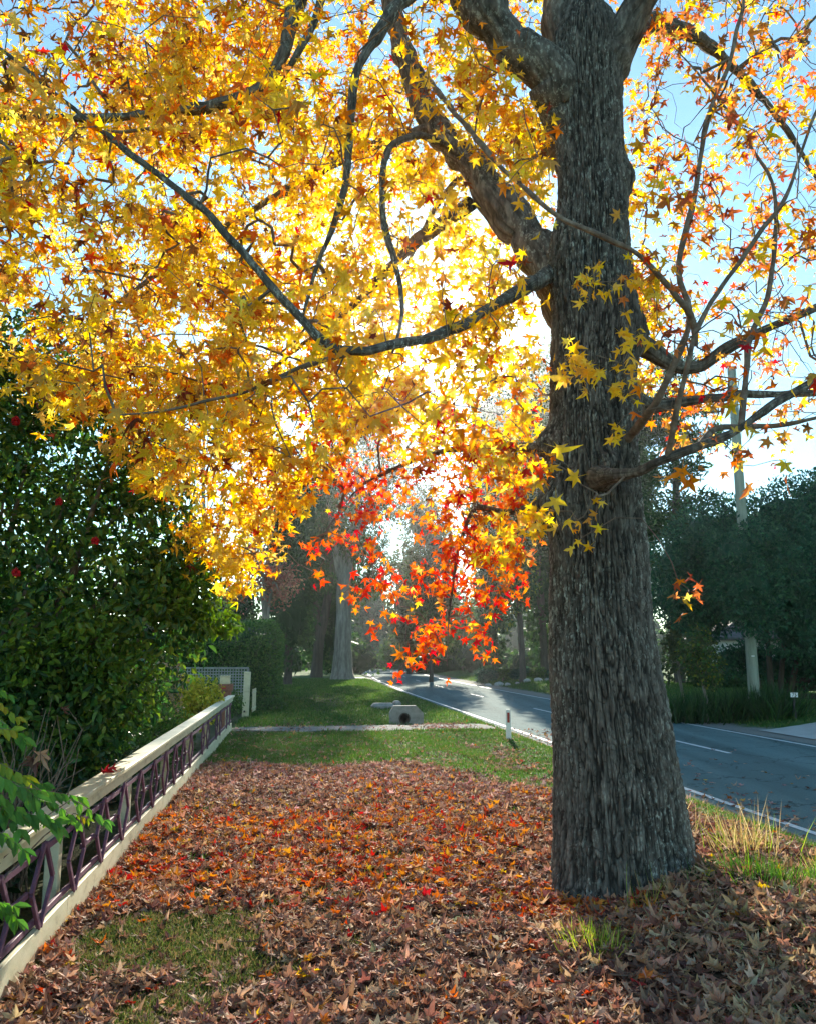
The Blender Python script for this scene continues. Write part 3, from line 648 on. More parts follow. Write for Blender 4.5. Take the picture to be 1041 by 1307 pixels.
while len(cl) < NC:
    m = 6000
    px = rng.uniform(-330, 1380, m); py = rng.uniform(-420, 760, m); Yd = rng.triangular(4.1, 7.5, 12.5, m)
    inside = (px > 0) & (px < 1041) & (py > 0)
    acc = rng.random(m) < crown_density(px, py, Yd) * np.where(inside, 1, .45) * (Yd / 12.5) ** .5
    for a, b, c in zip(px[acc], py[acc], Yd[acc]): cl.append((a, b, c, 0))
cl = cl[:NC]
def bunch(pts, n, spread, dY, red):
    for _ in range(n):
        a, b, c = pts[rng.integers(len(pts))]
        cl.append((a + rng.normal(0, spread), b + rng.normal(0, spread), c + rng.normal(0, dY), red))
bunch([(410, 620, 8.3), (435, 650, 8.3), (460, 610, 8.4), (480, 640, 8.3), (430, 600, 8.2), (500, 610, 8.2), (415, 690, 8.4), (445, 680, 8.3)], 46, 15, .25, 1)
bunch([(545, 600, 8.0), (590, 610, 7.8), (630, 620, 7.6), (650, 660, 7.4), (600, 660, 7.7), (660, 700, 7.3), (620, 700, 7.5), (560, 650, 7.9)], 80, 18, .3, 2)
bunch([(500, 600, 13.0), (540, 640, 13.5), (580, 620, 13.2), (470, 580, 12.5), (620, 640, 13.5), (560, 580, 13.0)], 70, 24, .7, 2)  # extra deep sprays, added to dapple shade over the foreground
bunch([(510, 700, 8.0), (530, 740, 8.0), (505, 790, 8.0), (545, 790, 8.0), (560, 820, 8.0), (600, 770, 7.9), (590, 740, 7.9), (525, 815, 8.0), (610, 800, 7.9), (575, 770, 7.95), (560, 710, 7.9), (500, 740, 8.0), (615, 755, 7.9), (630, 790, 7.9), (480, 760, 8.0), (520, 670, 8.0), (560, 660, 8.0), (590, 690, 7.9)], 74, 22, .3, 1)
bunch([(660, 690, 7.5), (640, 720, 7.6), (680, 715, 7.3), (610, 700, 7.7), (670, 650, 7.5)], 34, 14, .25, 2)
bunch([(330, 660, 7.6), (300, 700, 7.5), (310, 725, 7.4), (355, 650, 7.6), (280, 680, 7.4), (370, 620, 7.7)], 34, 15, .25, 3)
bunch([(735, 660, 5.9), (735, 690, 5.9), (715, 545, 6.0), (790, 430, 5.8), (755, 355, 5.8), (740, 460, 5.9), (800, 480, 5.6), (700, 590, 5.9), (690, 660, 6.0), (770, 580, 5.8), (640, 690, 6.0)], 20, 11, .12, 3)
bunch([(865, 755, 6.0)], 3, 8, .1, 4)
bunch([(1005, 570, 5.0), (890, 600, 5.3), (860, 610, 5.3), (950, 580, 5.2), (1030, 460, 4.2), (945, 455, 4.6)], 9, 14, .15, 4)
for _ in range(340):
    cl.append((rng.uniform(810, 1120), rng.uniform(-60, 560), rng.uniform(5.0, 8.5), 5))
for _ in range(520):
    a = rng.uniform(-80, 690); b = rng.uniform(-60, 1) + rng.random() * 600
    if b < lower_edge(a) - 20: cl.append((a, b, rng.uniform(4.6, 8.5), 5))
for _ in range(40):
    cl.append((rng.uniform(420, 650), rng.uniform(600, 800), rng.uniform(7.6, 8.2), 5))
cl = A(cl)
# keep the big limbs and the trunk top from being smothered by leaves nearer the camera
axes_ = [LIMBS[i] for i in (0, 1, 2, 3, 4, 5)] + [[(750, y, 6.9, .3) for y in range(0, 420, 40)]]
drop = np.zeros(len(cl), bool)
for Lx in axes_:
    q = spline(A([[x, y, z] for x, y, z, r in Lx]), 12)
    for x, y, z in q[::1]: drop |= (np.hypot(cl[:, 0] - x, cl[:, 1] - y) < 40) & (cl[:, 2] < z + .15)
cl = cl[~(drop & (cl[:, 3] == 0) & (rng.random(len(cl)) < .82))]
clP = A([at(a, b, c) for a, b, c, _ in cl]); zone = cl[:, 3].astype(int)
ok = (np.linalg.norm(clP - A([0, 0, 1.8]), axis=1) > 3.4) & (clP[:, 2] > 1.65)
dtr = np.hypot(clP[:, 0] - np.interp(clP[:, 2], zrow, cxr), clP[:, 1] - TY) > .62
cl, clP, zone = cl[ok & dtr], clP[ok & dtr], zone[ok & dtr]
# ---- grow a twig to each spray, nearest first
nodes = np.zeros((len(base_nodes) + len(clP) * 12, 3)); nodes[:len(base_nodes)] = base_nodes; cnt = len(base_nodes); par = np.full(len(nodes), -1)
d0 = A([np.min(((base_nodes - p) ** 2).sum(1)) for p in clP]); order = np.argsort(d0)
paths = []; ends = {}
for ci in order:
    p = clP[ci]; dd = ((nodes[:cnt] - p) ** 2).sum(1); k = int(np.argmin(dd)); a = nodes[k]; L = math.sqrt(dd[k])
    m = int(np.clip(math.ceil(L / .16), 2, 11)); u = (np.arange(1, m + 1) / m)[:, None]
    bend = rng.normal(0, .11, 3) * L; up = A([0, 0, .13 * L])
    w = np.sin(u * math.pi); w2 = np.sin(u * 2 * math.pi)
    Q = a + (p - a) * u + w * (bend + up) + w2 * rng.normal(0, .06, 3) * L + rng.normal(0, .010, (m, 3)) * (u < 1)
    ids = np.arange(cnt, cnt + m); nodes[cnt:cnt + m] = Q; par[cnt] = k; par[cnt + 1:cnt + m] = ids[:-1]; cnt += m
    paths.append((k, ids, ci)); ends[ci] = ids[-1]
load = np.zeros(cnt)
for ci, e in ends.items(): load[e] += 1
for i in range(cnt - 1, len(base_nodes) - 1, -1):
    if par[i] >= 0: load[par[i]] += load[i]
rad_ = np.clip(.0026 * np.maximum(load, 1) ** .45, .0026, .026)
tw = MB()
for k, ids, ci in paths:
    P_ = np.vstack([nodes[k], nodes[ids]]); r_ = np.r_[rad_[ids[0]], rad_[ids]]; r_[-1] *= .6
    tw.tube(P_, r_, 4 if r_.max() < .008 else 6)
tw.v = [np.concatenate(tw.v) - A(tree.location)]
tw.build('twigs', M['twig'], tree, True)

# ---- leaves
YEL = [(.88, .68, .10), (.85, .61, .08), (.90, .74, .18), (.80, .52, .06), (.84, .64, .12)]
GOL = [(.76, .50, .09), (.70, .43, .09), (.60, .39, .13), (.74, .56, .16), (.80, .60, .11)]
ORA = [(.72, .26, .03), (.68, .20, .03), (.70, .32, .05), (.60, .16, .03)]
REDS = [(.66, .075, .03), (.60, .05, .035), (.70, .15, .035), (.74, .22, .04), (.50, .035, .045)]
BRO = [(.24, .11, .045), (.17, .07, .035), (.32, .16, .06), (.20, .06, .04)]
SAL = [(.52, .22, .10), (.58, .28, .11), (.50, .17, .09), (.62, .36, .12), (.40, .13, .07)]
def leaf_colours(px, py, zn, n):
    w = np.zeros((n, 6))
    yel = np.exp(-((px - 560) / 260) ** 2 - ((py - 330) / 260) ** 2)
    left = 1 - smooth(px, 60, 420); right = smooth(px, 800, 870); tl = (1 - smooth(px, 40, 300)) * (1 - smooth(py, 60, 260)); low = smooth(py, 480, 620) * smooth(px, 330, 420) * (1 - right)
    top = 1 - smooth(py, 40, 200)
    w[:, 0] = .45 + 1.2 * yel + .1 * left; w[:, 1] = .42 + .45 * left + .3 * smooth(py, 380, 560) * (px < 420); w[:, 2] = .20 + .45 * top * (1 - left) + .4 * low
    w[:, 3] = .015 + .18 * tl + .5 * low; w[:, 4] = .06 + .13 * left + .10 * tl; w[:, 5] = .03
    w = w * (1 - right)[:, None] + right[:, None] * A([.34, .22, .30, .10, .06, .75])
    w[zn == 1] = [.0, .0, .30, 1.0, .0, .03]; w[zn == 2] = [.22, .1, .55, .50, 0, .1]; w[zn == 3] = [1, .25, .08, .0, 0, 0]; w[zn == 4] = [.15, .25, .45, .1, .05, .6]
    w = w / w.sum(1)[:, None]; cdf = np.cumsum(w, 1); g = (rng.random(n)[:, None] > cdf).sum(1).clip(0, 5)
    out = np.zeros((n, 3))
    for q, pal in enumerate((YEL, GOL, ORA, REDS, BRO, SAL)):
        s_ = g == q; out[s_] = pick(pal, s_.sum(), None, .10)
    return out
sel = []
for ci, e in ends.items():
    m = rng.poisson(20 if zone[ci] == 0 else 6.5 if zone[ci] < 3 else 9 if zone[ci] == 3 else 4 if zone[ci] == 4 else .8); 
    if cl[ci, 0] > 840 and zone[ci] == 0: m = int(m * .55)
    sel += [ci] * max(m, 2 if zone[ci] < 5 else 0)
sel = A(sel); n = len(sel)
e = A([ends[c] for c in sel]); p1 = nodes[e]; p0 = nodes[par[e]]; u = rng.random(n)[:, None] ** .7 * 1.25
pos = p0 + (p1 - p0) * u + rdir(n) * (rng.random((n, 1)) ** .5) * np.where(zone[sel] == 0, .20, .14)[:, None]
pos[:, 2] -= rng.random(n) * .08
tip = A([0, 0, -.75]) + rdir(n) * .95; nor = rdir(n) + A([0, -.25, .55])
size = np.clip(.060 * np.exp(rng.normal(0, .26, n)), .032, .105) * np.where((zone[sel] == 1) | (zone[sel] == 2), .90, 1.0)
okl = np.linalg.norm(pos - A([0, 0, 1.8]), axis=1) > 2.9
pos, tip, nor, size, zs, sel = pos[okl], tip[okl], nor[okl], size[okl], zone[sel][okl], sel[okl]; n = len(pos)
colr = leaf_colours(cl[sel, 0] + rng.normal(0, 25, n), cl[sel, 1] + rng.normal(0, 25, n), zs, n)
redm = (zs == 1) | (zs == 2)
tpl = star_template(40, .42, True, 3)
for nm, mask in (('crown', ~redm), ('red_boughs', redm)):
    v, f, c = instance(tpl, pos[mask], tip[mask], nor[mask], size[mask], colr[mask])
    o = mk(nm, local(tree, v), f, M['autumn'], tree, col=c)
    if nm == 'red_boughs': o['label'] = 'low hanging boughs of scarlet and orange star leaves'
print('crown leaves', n, 'sprays', len(clP))
# one last leaf dangling on its bare stem below the red bough
v, f, c = instance(tpl, at(571, 868, 8.0)[None], A([[0, 0, -1.0]]), A([[.8, -.4, 0]]), A([.075]), A([[.70, .13, .03]]))
o = mk('dangling_leaf', local(tree, v), f, M['autumn'], tree, col=c)

# ================================================================== TREES, SHRUBS AND HEDGES
G_DARK = [(.026, .068, .022), (.036, .088, .026), (.048, .105, .032), (.066, .125, .036)]
G_MID = [(.052, .115, .028), (.070, .145, .034), (.092, .165, .04), (.042, .09, .026)]
G_BLUE = [(.030, .086, .056), (.042, .112, .068), (.056, .132, .076), (.024, .068, .046)]
G_YEL = [(.42, .42, .05), (.55, .50, .07), (.28, .33, .04), (.66, .58, .10)]  # brightened to stand in for sun that misses the shrub
G_OLIVE = [(.07, .095, .035), (.09, .11, .045), (.055, .075, .03), (.12, .13, .05)]
TP_RH = rhomb_template(12, .34, 2); TP_RN = rhomb_template(12, .13, 3); TP_OV = oval_template(14, .25, .35, 4); TP_FE = rhomb_template(12, .22, 9)
def foliage(lobes, n, size, pal, tpl=TP_RH, thr=-.25, freq=1.0, droop=.3, depth=.22, rough=.18, wts=None, seed=1, out=.9, inner=0.0):
    lb = np.asarray(lobes, float); a = lb[:, 3] * lb[:, 4] + lb[:, 4] * lb[:, 5] + lb[:, 3] * lb[:, 5]
    P, O = [], []; tot = 0
    for _ in range(60):
        m = n; k = rng.choice(len(lb), m, p=a / a.sum()); d = rdir(m)
        r = 1 - np.abs(rng.normal(0, depth, m)); r = np.where(rng.random(m) < inner, rng.random(m) ** .4, r)
        p0 = lb[k, :3] + d * lb[k, 3:] * r[:, None]
        nz = fbm(p0[:, 0] * freq, p0[:, 1] * freq, p0[:, 2] * freq, 3, seed)
        p = p0 + d * lb[k, 3:] * (rough * fbm(p0[:, 0] * freq * 2.2, p0[:, 1] * freq * 2.2, p0[:, 2] * freq * 2.2, 2, seed + 5))[:, None]
        ok = nz + .15 * rng.normal(size=m) > thr
        P.append(p[ok]); O.append(d[ok]); tot += ok.sum()
        if tot >= n: break
    P = np.concatenate(P)[:n]; O = np.concatenate(O)[:n]; n = len(P)
    tip = O * .5 + rdir(n) * .8 + A([0, 0, -droop]); nor = O * out + rdir(n) * .7 + A([0, 0, .35])
    cl_ = (.8 + .4 * (fbm(P[:, 0] * freq * .8, P[:, 1] * freq * .8, P[:, 2] * freq * .8, 2, seed + 9) * .5 + .5))[:, None]
    return instance(tpl, P, tip, nor, rng.uniform(size * .6, size * 1.3, n), pick(pal, n, wts, .14) * cl_)
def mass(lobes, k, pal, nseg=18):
    """lumpy shells added inside a dense crown to block sky gaps, at a share k of each lobe"""
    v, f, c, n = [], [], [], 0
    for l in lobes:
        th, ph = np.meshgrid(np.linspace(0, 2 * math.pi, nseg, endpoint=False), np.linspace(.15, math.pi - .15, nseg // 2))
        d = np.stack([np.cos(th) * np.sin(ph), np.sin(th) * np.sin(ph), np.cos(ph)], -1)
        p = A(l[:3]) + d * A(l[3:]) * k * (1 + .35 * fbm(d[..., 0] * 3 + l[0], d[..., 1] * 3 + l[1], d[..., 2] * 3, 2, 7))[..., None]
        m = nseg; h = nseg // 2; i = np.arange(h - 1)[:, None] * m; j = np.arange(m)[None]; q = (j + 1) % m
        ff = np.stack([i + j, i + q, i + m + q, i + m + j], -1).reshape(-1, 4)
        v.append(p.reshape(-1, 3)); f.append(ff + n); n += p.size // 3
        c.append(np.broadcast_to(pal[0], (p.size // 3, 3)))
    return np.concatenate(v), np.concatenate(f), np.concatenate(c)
def crown(root, lobes, n, size, pal, mat='green', name='crown', core=0.0, **kw):
    v, f, c = foliage(lobes, n, size, pal, **kw); fs = [f]
    if core:
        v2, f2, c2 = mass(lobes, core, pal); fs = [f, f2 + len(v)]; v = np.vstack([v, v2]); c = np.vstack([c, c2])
    return mk(name, local(root, v), fs, M[mat], root, col=c)
def stems(root, pts, mat, name='trunk', n=10, rough=.0):
    """pts: list of polylines of rows x, y, z, r in world space, joined in one mesh"""
    b = MB()
    for P_ in pts:
        Q = spline(A(P_), .25); v, f = tube_arr(Q[:, :3], Q[:, 3], n)
        if rough:
            w = fbm(v[:, 0] * 3, v[:, 1] * 3, v[:, 2] * .8, 2, 5)[:, None]; ax = np.repeat(Q[:, :3], n, 0); v = ax + (v - ax) * (1 + rough * w)
        b.add(v, f)
    b.v = [local(root, np.concatenate(b.v))]
    return b.build(name, M[mat], root, True)
def lobes_px(L): return [[*at(a, b, c), *(r if isinstance(r, tuple) else (r, r, r))] for a, b, c, r in L]
def rand_lobes(c, R, n, seed, rel=.5):
    r = np.random.default_rng(seed); out = []
    for _ in range(n):
        d = unit(r.normal(size=3)); q = r.random() ** .5 * .72
        k = r.uniform(.7, 1.25) * rel
        out.append([*(A(c) + d * A(R) * q), R[0] * k, R[1] * k, R[2] * k])
    return out
def bg_tree(label, px, Y, top, bot, hw, n, size, pal, name='tree', cat='tree', seed=1, mat='green', nl=10, trunk_r=.2, bark='darkbark', group='trees lining the street', core=.0, rel=.5, base=None, thr=-.3, freq=None, **kw):
    t, b = at(px, top, Y), at(px, bot, Y); R = hw / FPX * Y * 1.0
    c = (t + b) / 2; rz = abs(t[2] - b[2]) / 2
    bx, by = (t[0], Y) if base is None else (at(base, 850, Y)[0], Y)
    z0 = float(Z(bx, by)); root = thing(name, label, cat, (bx, by, z0), group=group)
    L = rand_lobes(c, (R, R * .9, rz), nl, seed, rel)
    P_ = [[[bx, by, z0 - .1, trunk_r * 1.35], [bx + .05, by, z0 + .6, trunk_r], [(bx + c[0]) / 2, by, (z0 + c[2]) / 2, trunk_r * .85], [c[0], Y, c[2], trunk_r * .5]]]
    for l in L[:5]: P_.append([[(bx + c[0]) / 2, by, (z0 + c[2]) / 2, trunk_r * .5], [(c[0] + l[0]) / 2, (Y + l[1]) / 2, (c[2] + l[2]) / 2 - .1, trunk_r * .35], [l[0], l[1], l[2], trunk_r * .12]])
    stems(root, P_, bark)
    crown(root, L, n, size, pal, mat, core=core, thr=thr, freq=freq or 2.2 / max(R, .5), seed=seed * 7, **kw)
    return root

# ---- the camellia behind the fence
cb = S(8.9, -3.4); root = thing('camellia_tree', 'dense dark glossy camellia with red flowers leaning over the fence', 'tree', (cb[0], cb[1], float(Z(cb[0], cb[1]))))
CL = lobes_px([(55, 480, 9.6, .85), (120, 555, 9.4, .95), (10, 600, 9.2, 1.1), (185, 600, 9.4, .62), (80, 690, 9.1, 1.2), (190, 700, 9.2, .80), (140, 795, 8.9, 1.05), (240, 780, 9.3, .42), (225, 740, 9.3, .5),
               (30, 800, 8.7, 1.1), (80, 900, 8.7, .80), (145, 880, 9.0, .52), (-90, 700, 9, 1.4), (-70, 540, 9.1, 1.2), (95, 950, 8.8, .55), (0, 930, 8.3, .7), (-90, 880, 8.6, 1.0)])
crown(root, CL, 30000, .10, [(.028, .080, .026), (.042, .108, .030), (.060, .135, .034), (.095, .185, .036), (.15, .22, .04)], 'gloss', tpl=TP_OV, thr=-.22, freq=1.25, depth=.30, droop=.45, seed=40, inner=.25)
tips = [[*at(268, 790, 9.1), .38, .3, .2], [*at(285, 800, 9.2), .2, .2, .14], [*at(205, 770, 8.8), .4, .3, .3], [*at(30, 830, 7.9), .3, .3, .3], [*at(150, 850, 8.3), .5, .3, .4], [*at(230, 745, 8.9), .5, .3, .35], [*at(110, 800, 8.0), .4, .3, .3]]
o = crown(root, tips, 1700, .085, [(.10, .19, .025), (.15, .25, .03), (.07, .14, .02)], 'gloss', name='lit_tip_leaves', tpl=TP_OV, thr=-.6, freq=2, depth=.4, seed=44)  # yellow green colour stands in for sunlight on these leaves
o['label'] = 'leaves at the branch tips coloured yellow green as if sunlit'
P_ = []
for dx, dy in ((0, 0), (.22, .1), (-.2, -.1), (.05, -.25)):
    b0 = A([cb[0] + dx, cb[1] + dy, -.05]); P_.append([[*b0, .075], [*(b0 + A([dx * 1.2, dy * 1.5, 1.1])), .06], [*(b0 + A([dx * 3, dy * 3, 2.4])), .045], [*(b0 + A([dx * 4 + .2, dy * 4, 4.2])), .015]])
for l in CL[:12]: P_.append([[cb[0], cb[1], 1.0, .035], [(cb[0] + l[0]) / 2 + .1, (cb[1] + l[1]) / 2, (1.0 + l[2]) / 2, .028], [l[0], l[1], l[2], .010]])
stems(root, P_, 'twig', n=8)
def rose(root, p, r, col=(.42, .02, .03), d=(.2, -1, .15)):
    d = unit(A(d) + rng.normal(0, .25, 3)); n = 22; k = np.arange(n); ang = k * 2.4; q = .25 + .75 * (k / n)
    e = unit(np.cross(d, A([0, 0, 1.0]))); g = np.cross(e, d)
    rad = np.cos(ang)[:, None] * e + np.sin(ang)[:, None] * g
    pos = A(p) + rad * (q * r * .25)[:, None] - d * (q * r * .3)[:, None]
    tip = rad * q[:, None] + d * (1.15 - q)[:, None]; nor = d * q[:, None] - rad * (1.15 - q)[:, None]
    v, f, c = instance(oval_template(6, .48, -.3, 8), pos, tip, nor, r * (.55 + .5 * q), pick([col, (col[0] * 1.25, col[1], col[2])], n))
    return mk('flower', local(root, v), f, M['petal'], root, col=c)
for a, b, Yq in ((193, 521, 8.7), (165, 558, 8.55), (184, 577, 8.5), (122, 690, 8.0), (20, 731, 7.7), (291, 744, 8.9), (20, 537, 8.3), (75, 640, 8.0)): rose(root, at(a, b, Yq), rng.uniform(.036, .052))

# ---- clipped hedge beyond the gate
hc = S(30, -2.2); root = thing('hedge', 'tall clipped green hedge with a rounded end by the gatepost', 'hedge', (hc[0], hc[1], 0))
def hedge_leaves(s0, s1, t0, t1, h, n, size, pal):
    k = rng.random(n); P, O = np.zeros((n, 3)), np.zeros((n, 3)); c = .55
    L = s1 - s0; W = t1 - t0
    face = rng.choice(4, n, p=A([L * W, L * h, W * h * 2.2, L * h * .6]) / (L * W + L * h * 1.6 + W * h * 2.2))
    s = rng.uniform(s0, s1, n); t = rng.uniform(t0, t1, n); z = rng.uniform(0, h, n)
    o = np.zeros((n, 3))
    s = np.where(face == 2, s0, s); t = np.where(face == 1, t1, np.where(face == 3, t0, t)); z = np.where(face == 0, h, z)
    # round the edges: pull the box surface onto a rounded box of corner radius c
    cs, ct, cz = np.clip(s, s0 + c, s1 - c), np.clip(t, t0 + c, t1 - c), np.clip(z, 0, h - c)
    d = np.stack([s - cs, t - ct, z - cz], 1); d = unit(d)
    nz = fbm(s * .8, t * .8, z * .8, 3, 77) * .16 + fbm(s * 3, t * 3, z * 3, 2, 78) * .08
    q = np.stack([cs, ct, cz], 1) + d * (c + nz - np.abs(rng.normal(0, .07, n)))[:, None]
    w = lambda a: np.stack([-a[:, 0] * SA + a[:, 1] * CA, a[:, 0] * CA + a[:, 1] * SA, a[:, 2]], 1)
    p = w(q); d = w(d)
    return instance(TP_RH, p, d * .4 + rdir(n), d + rdir(n) * .8, rng.uniform(size * .6, size * 1.3, n), pick(pal, n, None, .15))
v, f, c = hedge_leaves(28, 36, -4.6, -.55, 2.9, 30000, .085, [(.045, .115, .030), (.062, .145, .038), (.082, .175, .044), (.105, .195, .05)])
b = MB(); b.add(v, f, c)
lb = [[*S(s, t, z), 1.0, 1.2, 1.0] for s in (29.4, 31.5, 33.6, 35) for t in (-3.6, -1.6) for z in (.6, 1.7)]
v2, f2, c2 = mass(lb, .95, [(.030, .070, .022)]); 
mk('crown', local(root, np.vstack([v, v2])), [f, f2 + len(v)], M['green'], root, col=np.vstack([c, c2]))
for s in (29.5, 31.5, 33.5): stems(root, [[[*S(s, -2.2, -.05), .07], [*S(s, -2.2, .7), .06], [*S(s + .2, -2.0, 1.6), .02]]], 'darkbark', name='stem')

# ---- garden plants behind the fence
def shrub(name, label, L, n, size, pal, base, mat='green', tpl=TP_RH, thr=-.5, freq=2.5, cat='shrub', group=None, core=0, **kw):
    root = thing(name, label, cat, (base[0], base[1], float(Z(base[0], base[1]))), group=group)
    crown(root, L, n, size, pal, mat, tpl=tpl, thr=thr, freq=freq, core=core, **kw)
    stems(root, [[[base[0], base[1], -.05, .022], [(base[0] + l[0]) / 2 + .03, (base[1] + l[1]) / 2, l[2] * .55, .016], [l[0], l[1], l[2], .006]] for l in L], 'twig', name='stem', n=6)
    return root
b_ = at(240, 925, 17.2)
shrub('garden_shrub', 'yellow leaved shrub coloured to glow as if sunlit behind the cream rail', lobes_px([(238, 885, 17.4, .42), (262, 890, 17.6, .40), (222, 900, 17.2, .36), (255, 905, 17.4, .4), (205, 912, 16.6, .3)]), 2600, .085, G_YEL, (b_[0], b_[1]), tpl=TP_OV)
b_ = at(190, 950, 14.5)
shrub('garden_shrub', 'loose shrub with pale pinkish flower heads beside the dark camellia', lobes_px([(188, 880, 14.6, .5), (208, 868, 14.9, .4), (170, 905, 14.3, .5), (200, 910, 14.6, .45)]), 3000, .075, [(.10, .14, .05), (.42, .33, .24), (.36, .24, .17), (.06, .10, .035), (.22, .20, .10)], (b_[0], b_[1]), tpl=TP_OV)
b_ = at(150, 985, 11.6)
shrub('garden_shrub', 'low dark green shrub filling the bed under the camellia', lobes_px([(150, 960, 11.6, .5), (190, 945, 12.5, .5), (110, 985, 10.6, .5), (60, 1010, 9.3, .55), (215, 935, 14, .45)]), 5200, .075, G_MID, (b_[0], b_[1]), tpl=TP_OV)
b_ = at(40, 1150, 5.6)
shrub('garden_shrub', 'broad leaved evergreen seen through the purple lattice', [[*S(5.6, -2.2, .35), .4, .5, .4], [*S(6.6, -2.3, .4), .45, .55, .42], [*S(7.8, -2.3, .4), .45, .6, .42], [*S(9.2, -2.35, .38), .4, .6, .4], [*S(4.6, -2.3, .4), .4, .5, .42], [*S(11, -2.4, .35), .4, .8, .38]], 4600, .10, [(.018, .045, .018), (.03, .068, .03), (.045, .085, .035)], S(7, -2.3)[:2], 'gloss', tpl=TP_OV)
b_ = at(205, 990, 12)
shrub('garden_shrub', 'small bright yellow green creeper tumbling at the fence top', lobes_px([(232, 912, 16.2, .17), (215, 925, 15.0, .2), (248, 906, 17.5, .16)]), 420, .10, [(.34, .33, .03), (.42, .38, .04), (.22, .27, .03)], at(225, 925, 15.8)[:2], tpl=TP_OV)
b_ = at(345, 915, 27)
shrub('garden_shrub', 'dark low planting at the foot of the clipped hedge', [[*S(26.6, -1.5, .2), .5, .5, .3], [*S(27.4, -.9, .2), .4, .5, .25], [*S(26.8, -2.6, .35), .7, .5, .45], [*S(27.6, -.5, .12), .3, .4, .2]], 2600, .08, G_MID, S(27, -1.6)[:2])
b_ = at(285, 905, 23)
shrub('garden_shrub', 'mid green bush in front of the grey trellis', lobes_px([(275, 888, 23, .5), (240, 895, 23, .6), (293, 897, 22.5, .4)]), 3000, .075, G_MID, (b_[0], b_[1]))

# bare twiggy shrub with curled dead leaves, near left
b_ = S(6.6, -2.0); root = thing('bare_shrub', 'leafless grey twiggy shrub with a few curled dead leaves', 'shrub', (b_[0], b_[1], 0))
P_ = []
for k in range(26):
    e = at(rng.uniform(-40, 110), rng.uniform(880, 985), rng.uniform(5.4, 6.4)); mid = (A([b_[0], b_[1], .2]) + e) / 2 + rng.normal(0, .10, 3)
    P_.append([[b_[0] + rng.normal(0, .06), b_[1] + rng.normal(0, .06), -.02, .009], [*mid, .006], [*e, .0025]])
    e2 = mid + (e - mid) * .6 + rng.normal(0, .14, 3); P_.append([[*mid, .004], [*((mid + e2) / 2 + rng.normal(0, .03, 3)), .003], [*e2, .0015]])
stems(root, P_, 'twig', name='stem', n=5)
ps = A([at(52, 962, 5.55), at(40, 968, 5.5), at(47, 975, 5.52), at(80, 905, 5.9)])
v, f, c = instance(star_template(8, 1.0, True, 9), ps, A([[0, 0, -1.0]] * 4) + rng.normal(0, .2, (4, 3)), rdir(4), A([.085, .075, .08, .06]), pick(BR, 4))
mk('dead_leaves', local(root, v), f, M['litter'], root, col=c)

# climbing plant with leaflets in pairs, over the near end of the fence
root = thing('climbing_vine', 'fresh green climber with paired leaflets spilling over the near fence', 'climbing plant', tuple(S(4.6, -1.75)))
def pinnate(p0, p1, n, L, sag, pal):
    P = []; u = np.linspace(0, 1, 12); q = A(p0)[None] + (A(p1) - A(p0))[None] * u[:, None] - A([0, 0, 1.0]) * (sag * (u ** 2))[:, None]
    stem = np.column_stack([q, np.linspace(.0028, .0012, 12)])
    k = np.linspace(.22, 1, n); pts = np.stack([np.interp(k, u, q[:, i]) for i in range(3)], 1)
    ax = unit(A(p1) - A(p0)); sd = unit(np.cross(ax, A([0, 0, 1.0])))
    pos = np.vstack([pts, pts, pts[-1:]]); m = len(pos)
    tip = np.vstack([ax * .45 + sd * .8 + A([0, 0, -.75]) + rng.normal(0, .16, (n, 3)), ax * .45 - sd * .8 + A([0, 0, -.75]) + rng.normal(0, .16, (n, 3)), ax[None]])
    nor = A([.15, -.55, .8]) + rng.normal(0, .22, (m, 3))
    return stem, instance(oval_template(10, .22, .22, 12), pos, tip, nor, rng.uniform(L * .95, L * 1.4, m), pick(pal, m, None, .12))
V1 = [(.11, .25, .045), (.15, .31, .05), (.085, .20, .04)]; V2 = [(.30, .33, .03), (.40, .36, .04), (.22, .30, .04)]
vs, fs, cs, n, st_ = [], [], [], 0, []
for a, b, m, L, sag, pal in [((-25, 985, 4.75), (62, 1008, 4.95), 8, .085, .03, V1), ((-10, 1000, 4.6), (100, 1012, 5.1), 9, .078, .02, V1), ((40, 1000, 4.8), (96, 1040, 4.95), 6, .075, .03, V1), ((92, 1020, 5.0), (134, 1040, 5.1), 4, .075, .03, V1), ((-20, 1010, 4.6), (25, 1050, 4.6), 5, .075, .03, V1),
                            ((-30, 960, 4.8), (30, 985, 4.9), 6, .080, .02, V2), ((-30, 1000, 4.5), (40, 1030, 4.7), 7, .08, .05, V1), ((-20, 1150, 4.4), (18, 1150, 4.45), 5, .07, .02, V1), ((-30, 880, 5.4), (22, 905, 5.5), 6, .07, .05, V2), ((-40, 860, 5.2), (12, 880, 5.4), 5, .07, .03, V1), ((-30, 930, 5.0), (14, 925, 5.1), 5, .07, .03, V2),
                            ((95, 1038, 5.05), (112, 1045, 5.1), 3, .04, .0, V2), ((-40, 975, 4.4), (45, 1000, 4.5), 8, .085, .06, V1), ((-30, 1020, 5.3), (60, 1040, 5.4), 6, .08, .02, V1), ((-30, 1030, 4.5), (70, 1035, 4.8), 8, .08, .05, V1), ((-20, 975, 4.9), (55, 1000, 5.1), 7, .08, .0, V1), ((20, 1005, 4.7), (75, 1050, 4.8), 6, .075, .02, V1), ((-30, 1045, 4.4), (30, 1075, 4.4), 6, .075, .03, V1), ((-30, 900, 5.2), (30, 935, 5.2), 7, .075, .03, V1), ((-20, 1135, 4.5), (22, 1165, 4.5), 6, .07, .03, V1)]:
    s1, (v, f, c) = pinnate(at(*a), at(*b), m, L, sag, pal); st_.append(s1); o = mk('leaf_frond', local(root, v), f, M['green'], root, col=c)
    if pal is V2: o['label'] = 'yellowing frond of paired leaflets'
b_ = S(4.3, -1.8)
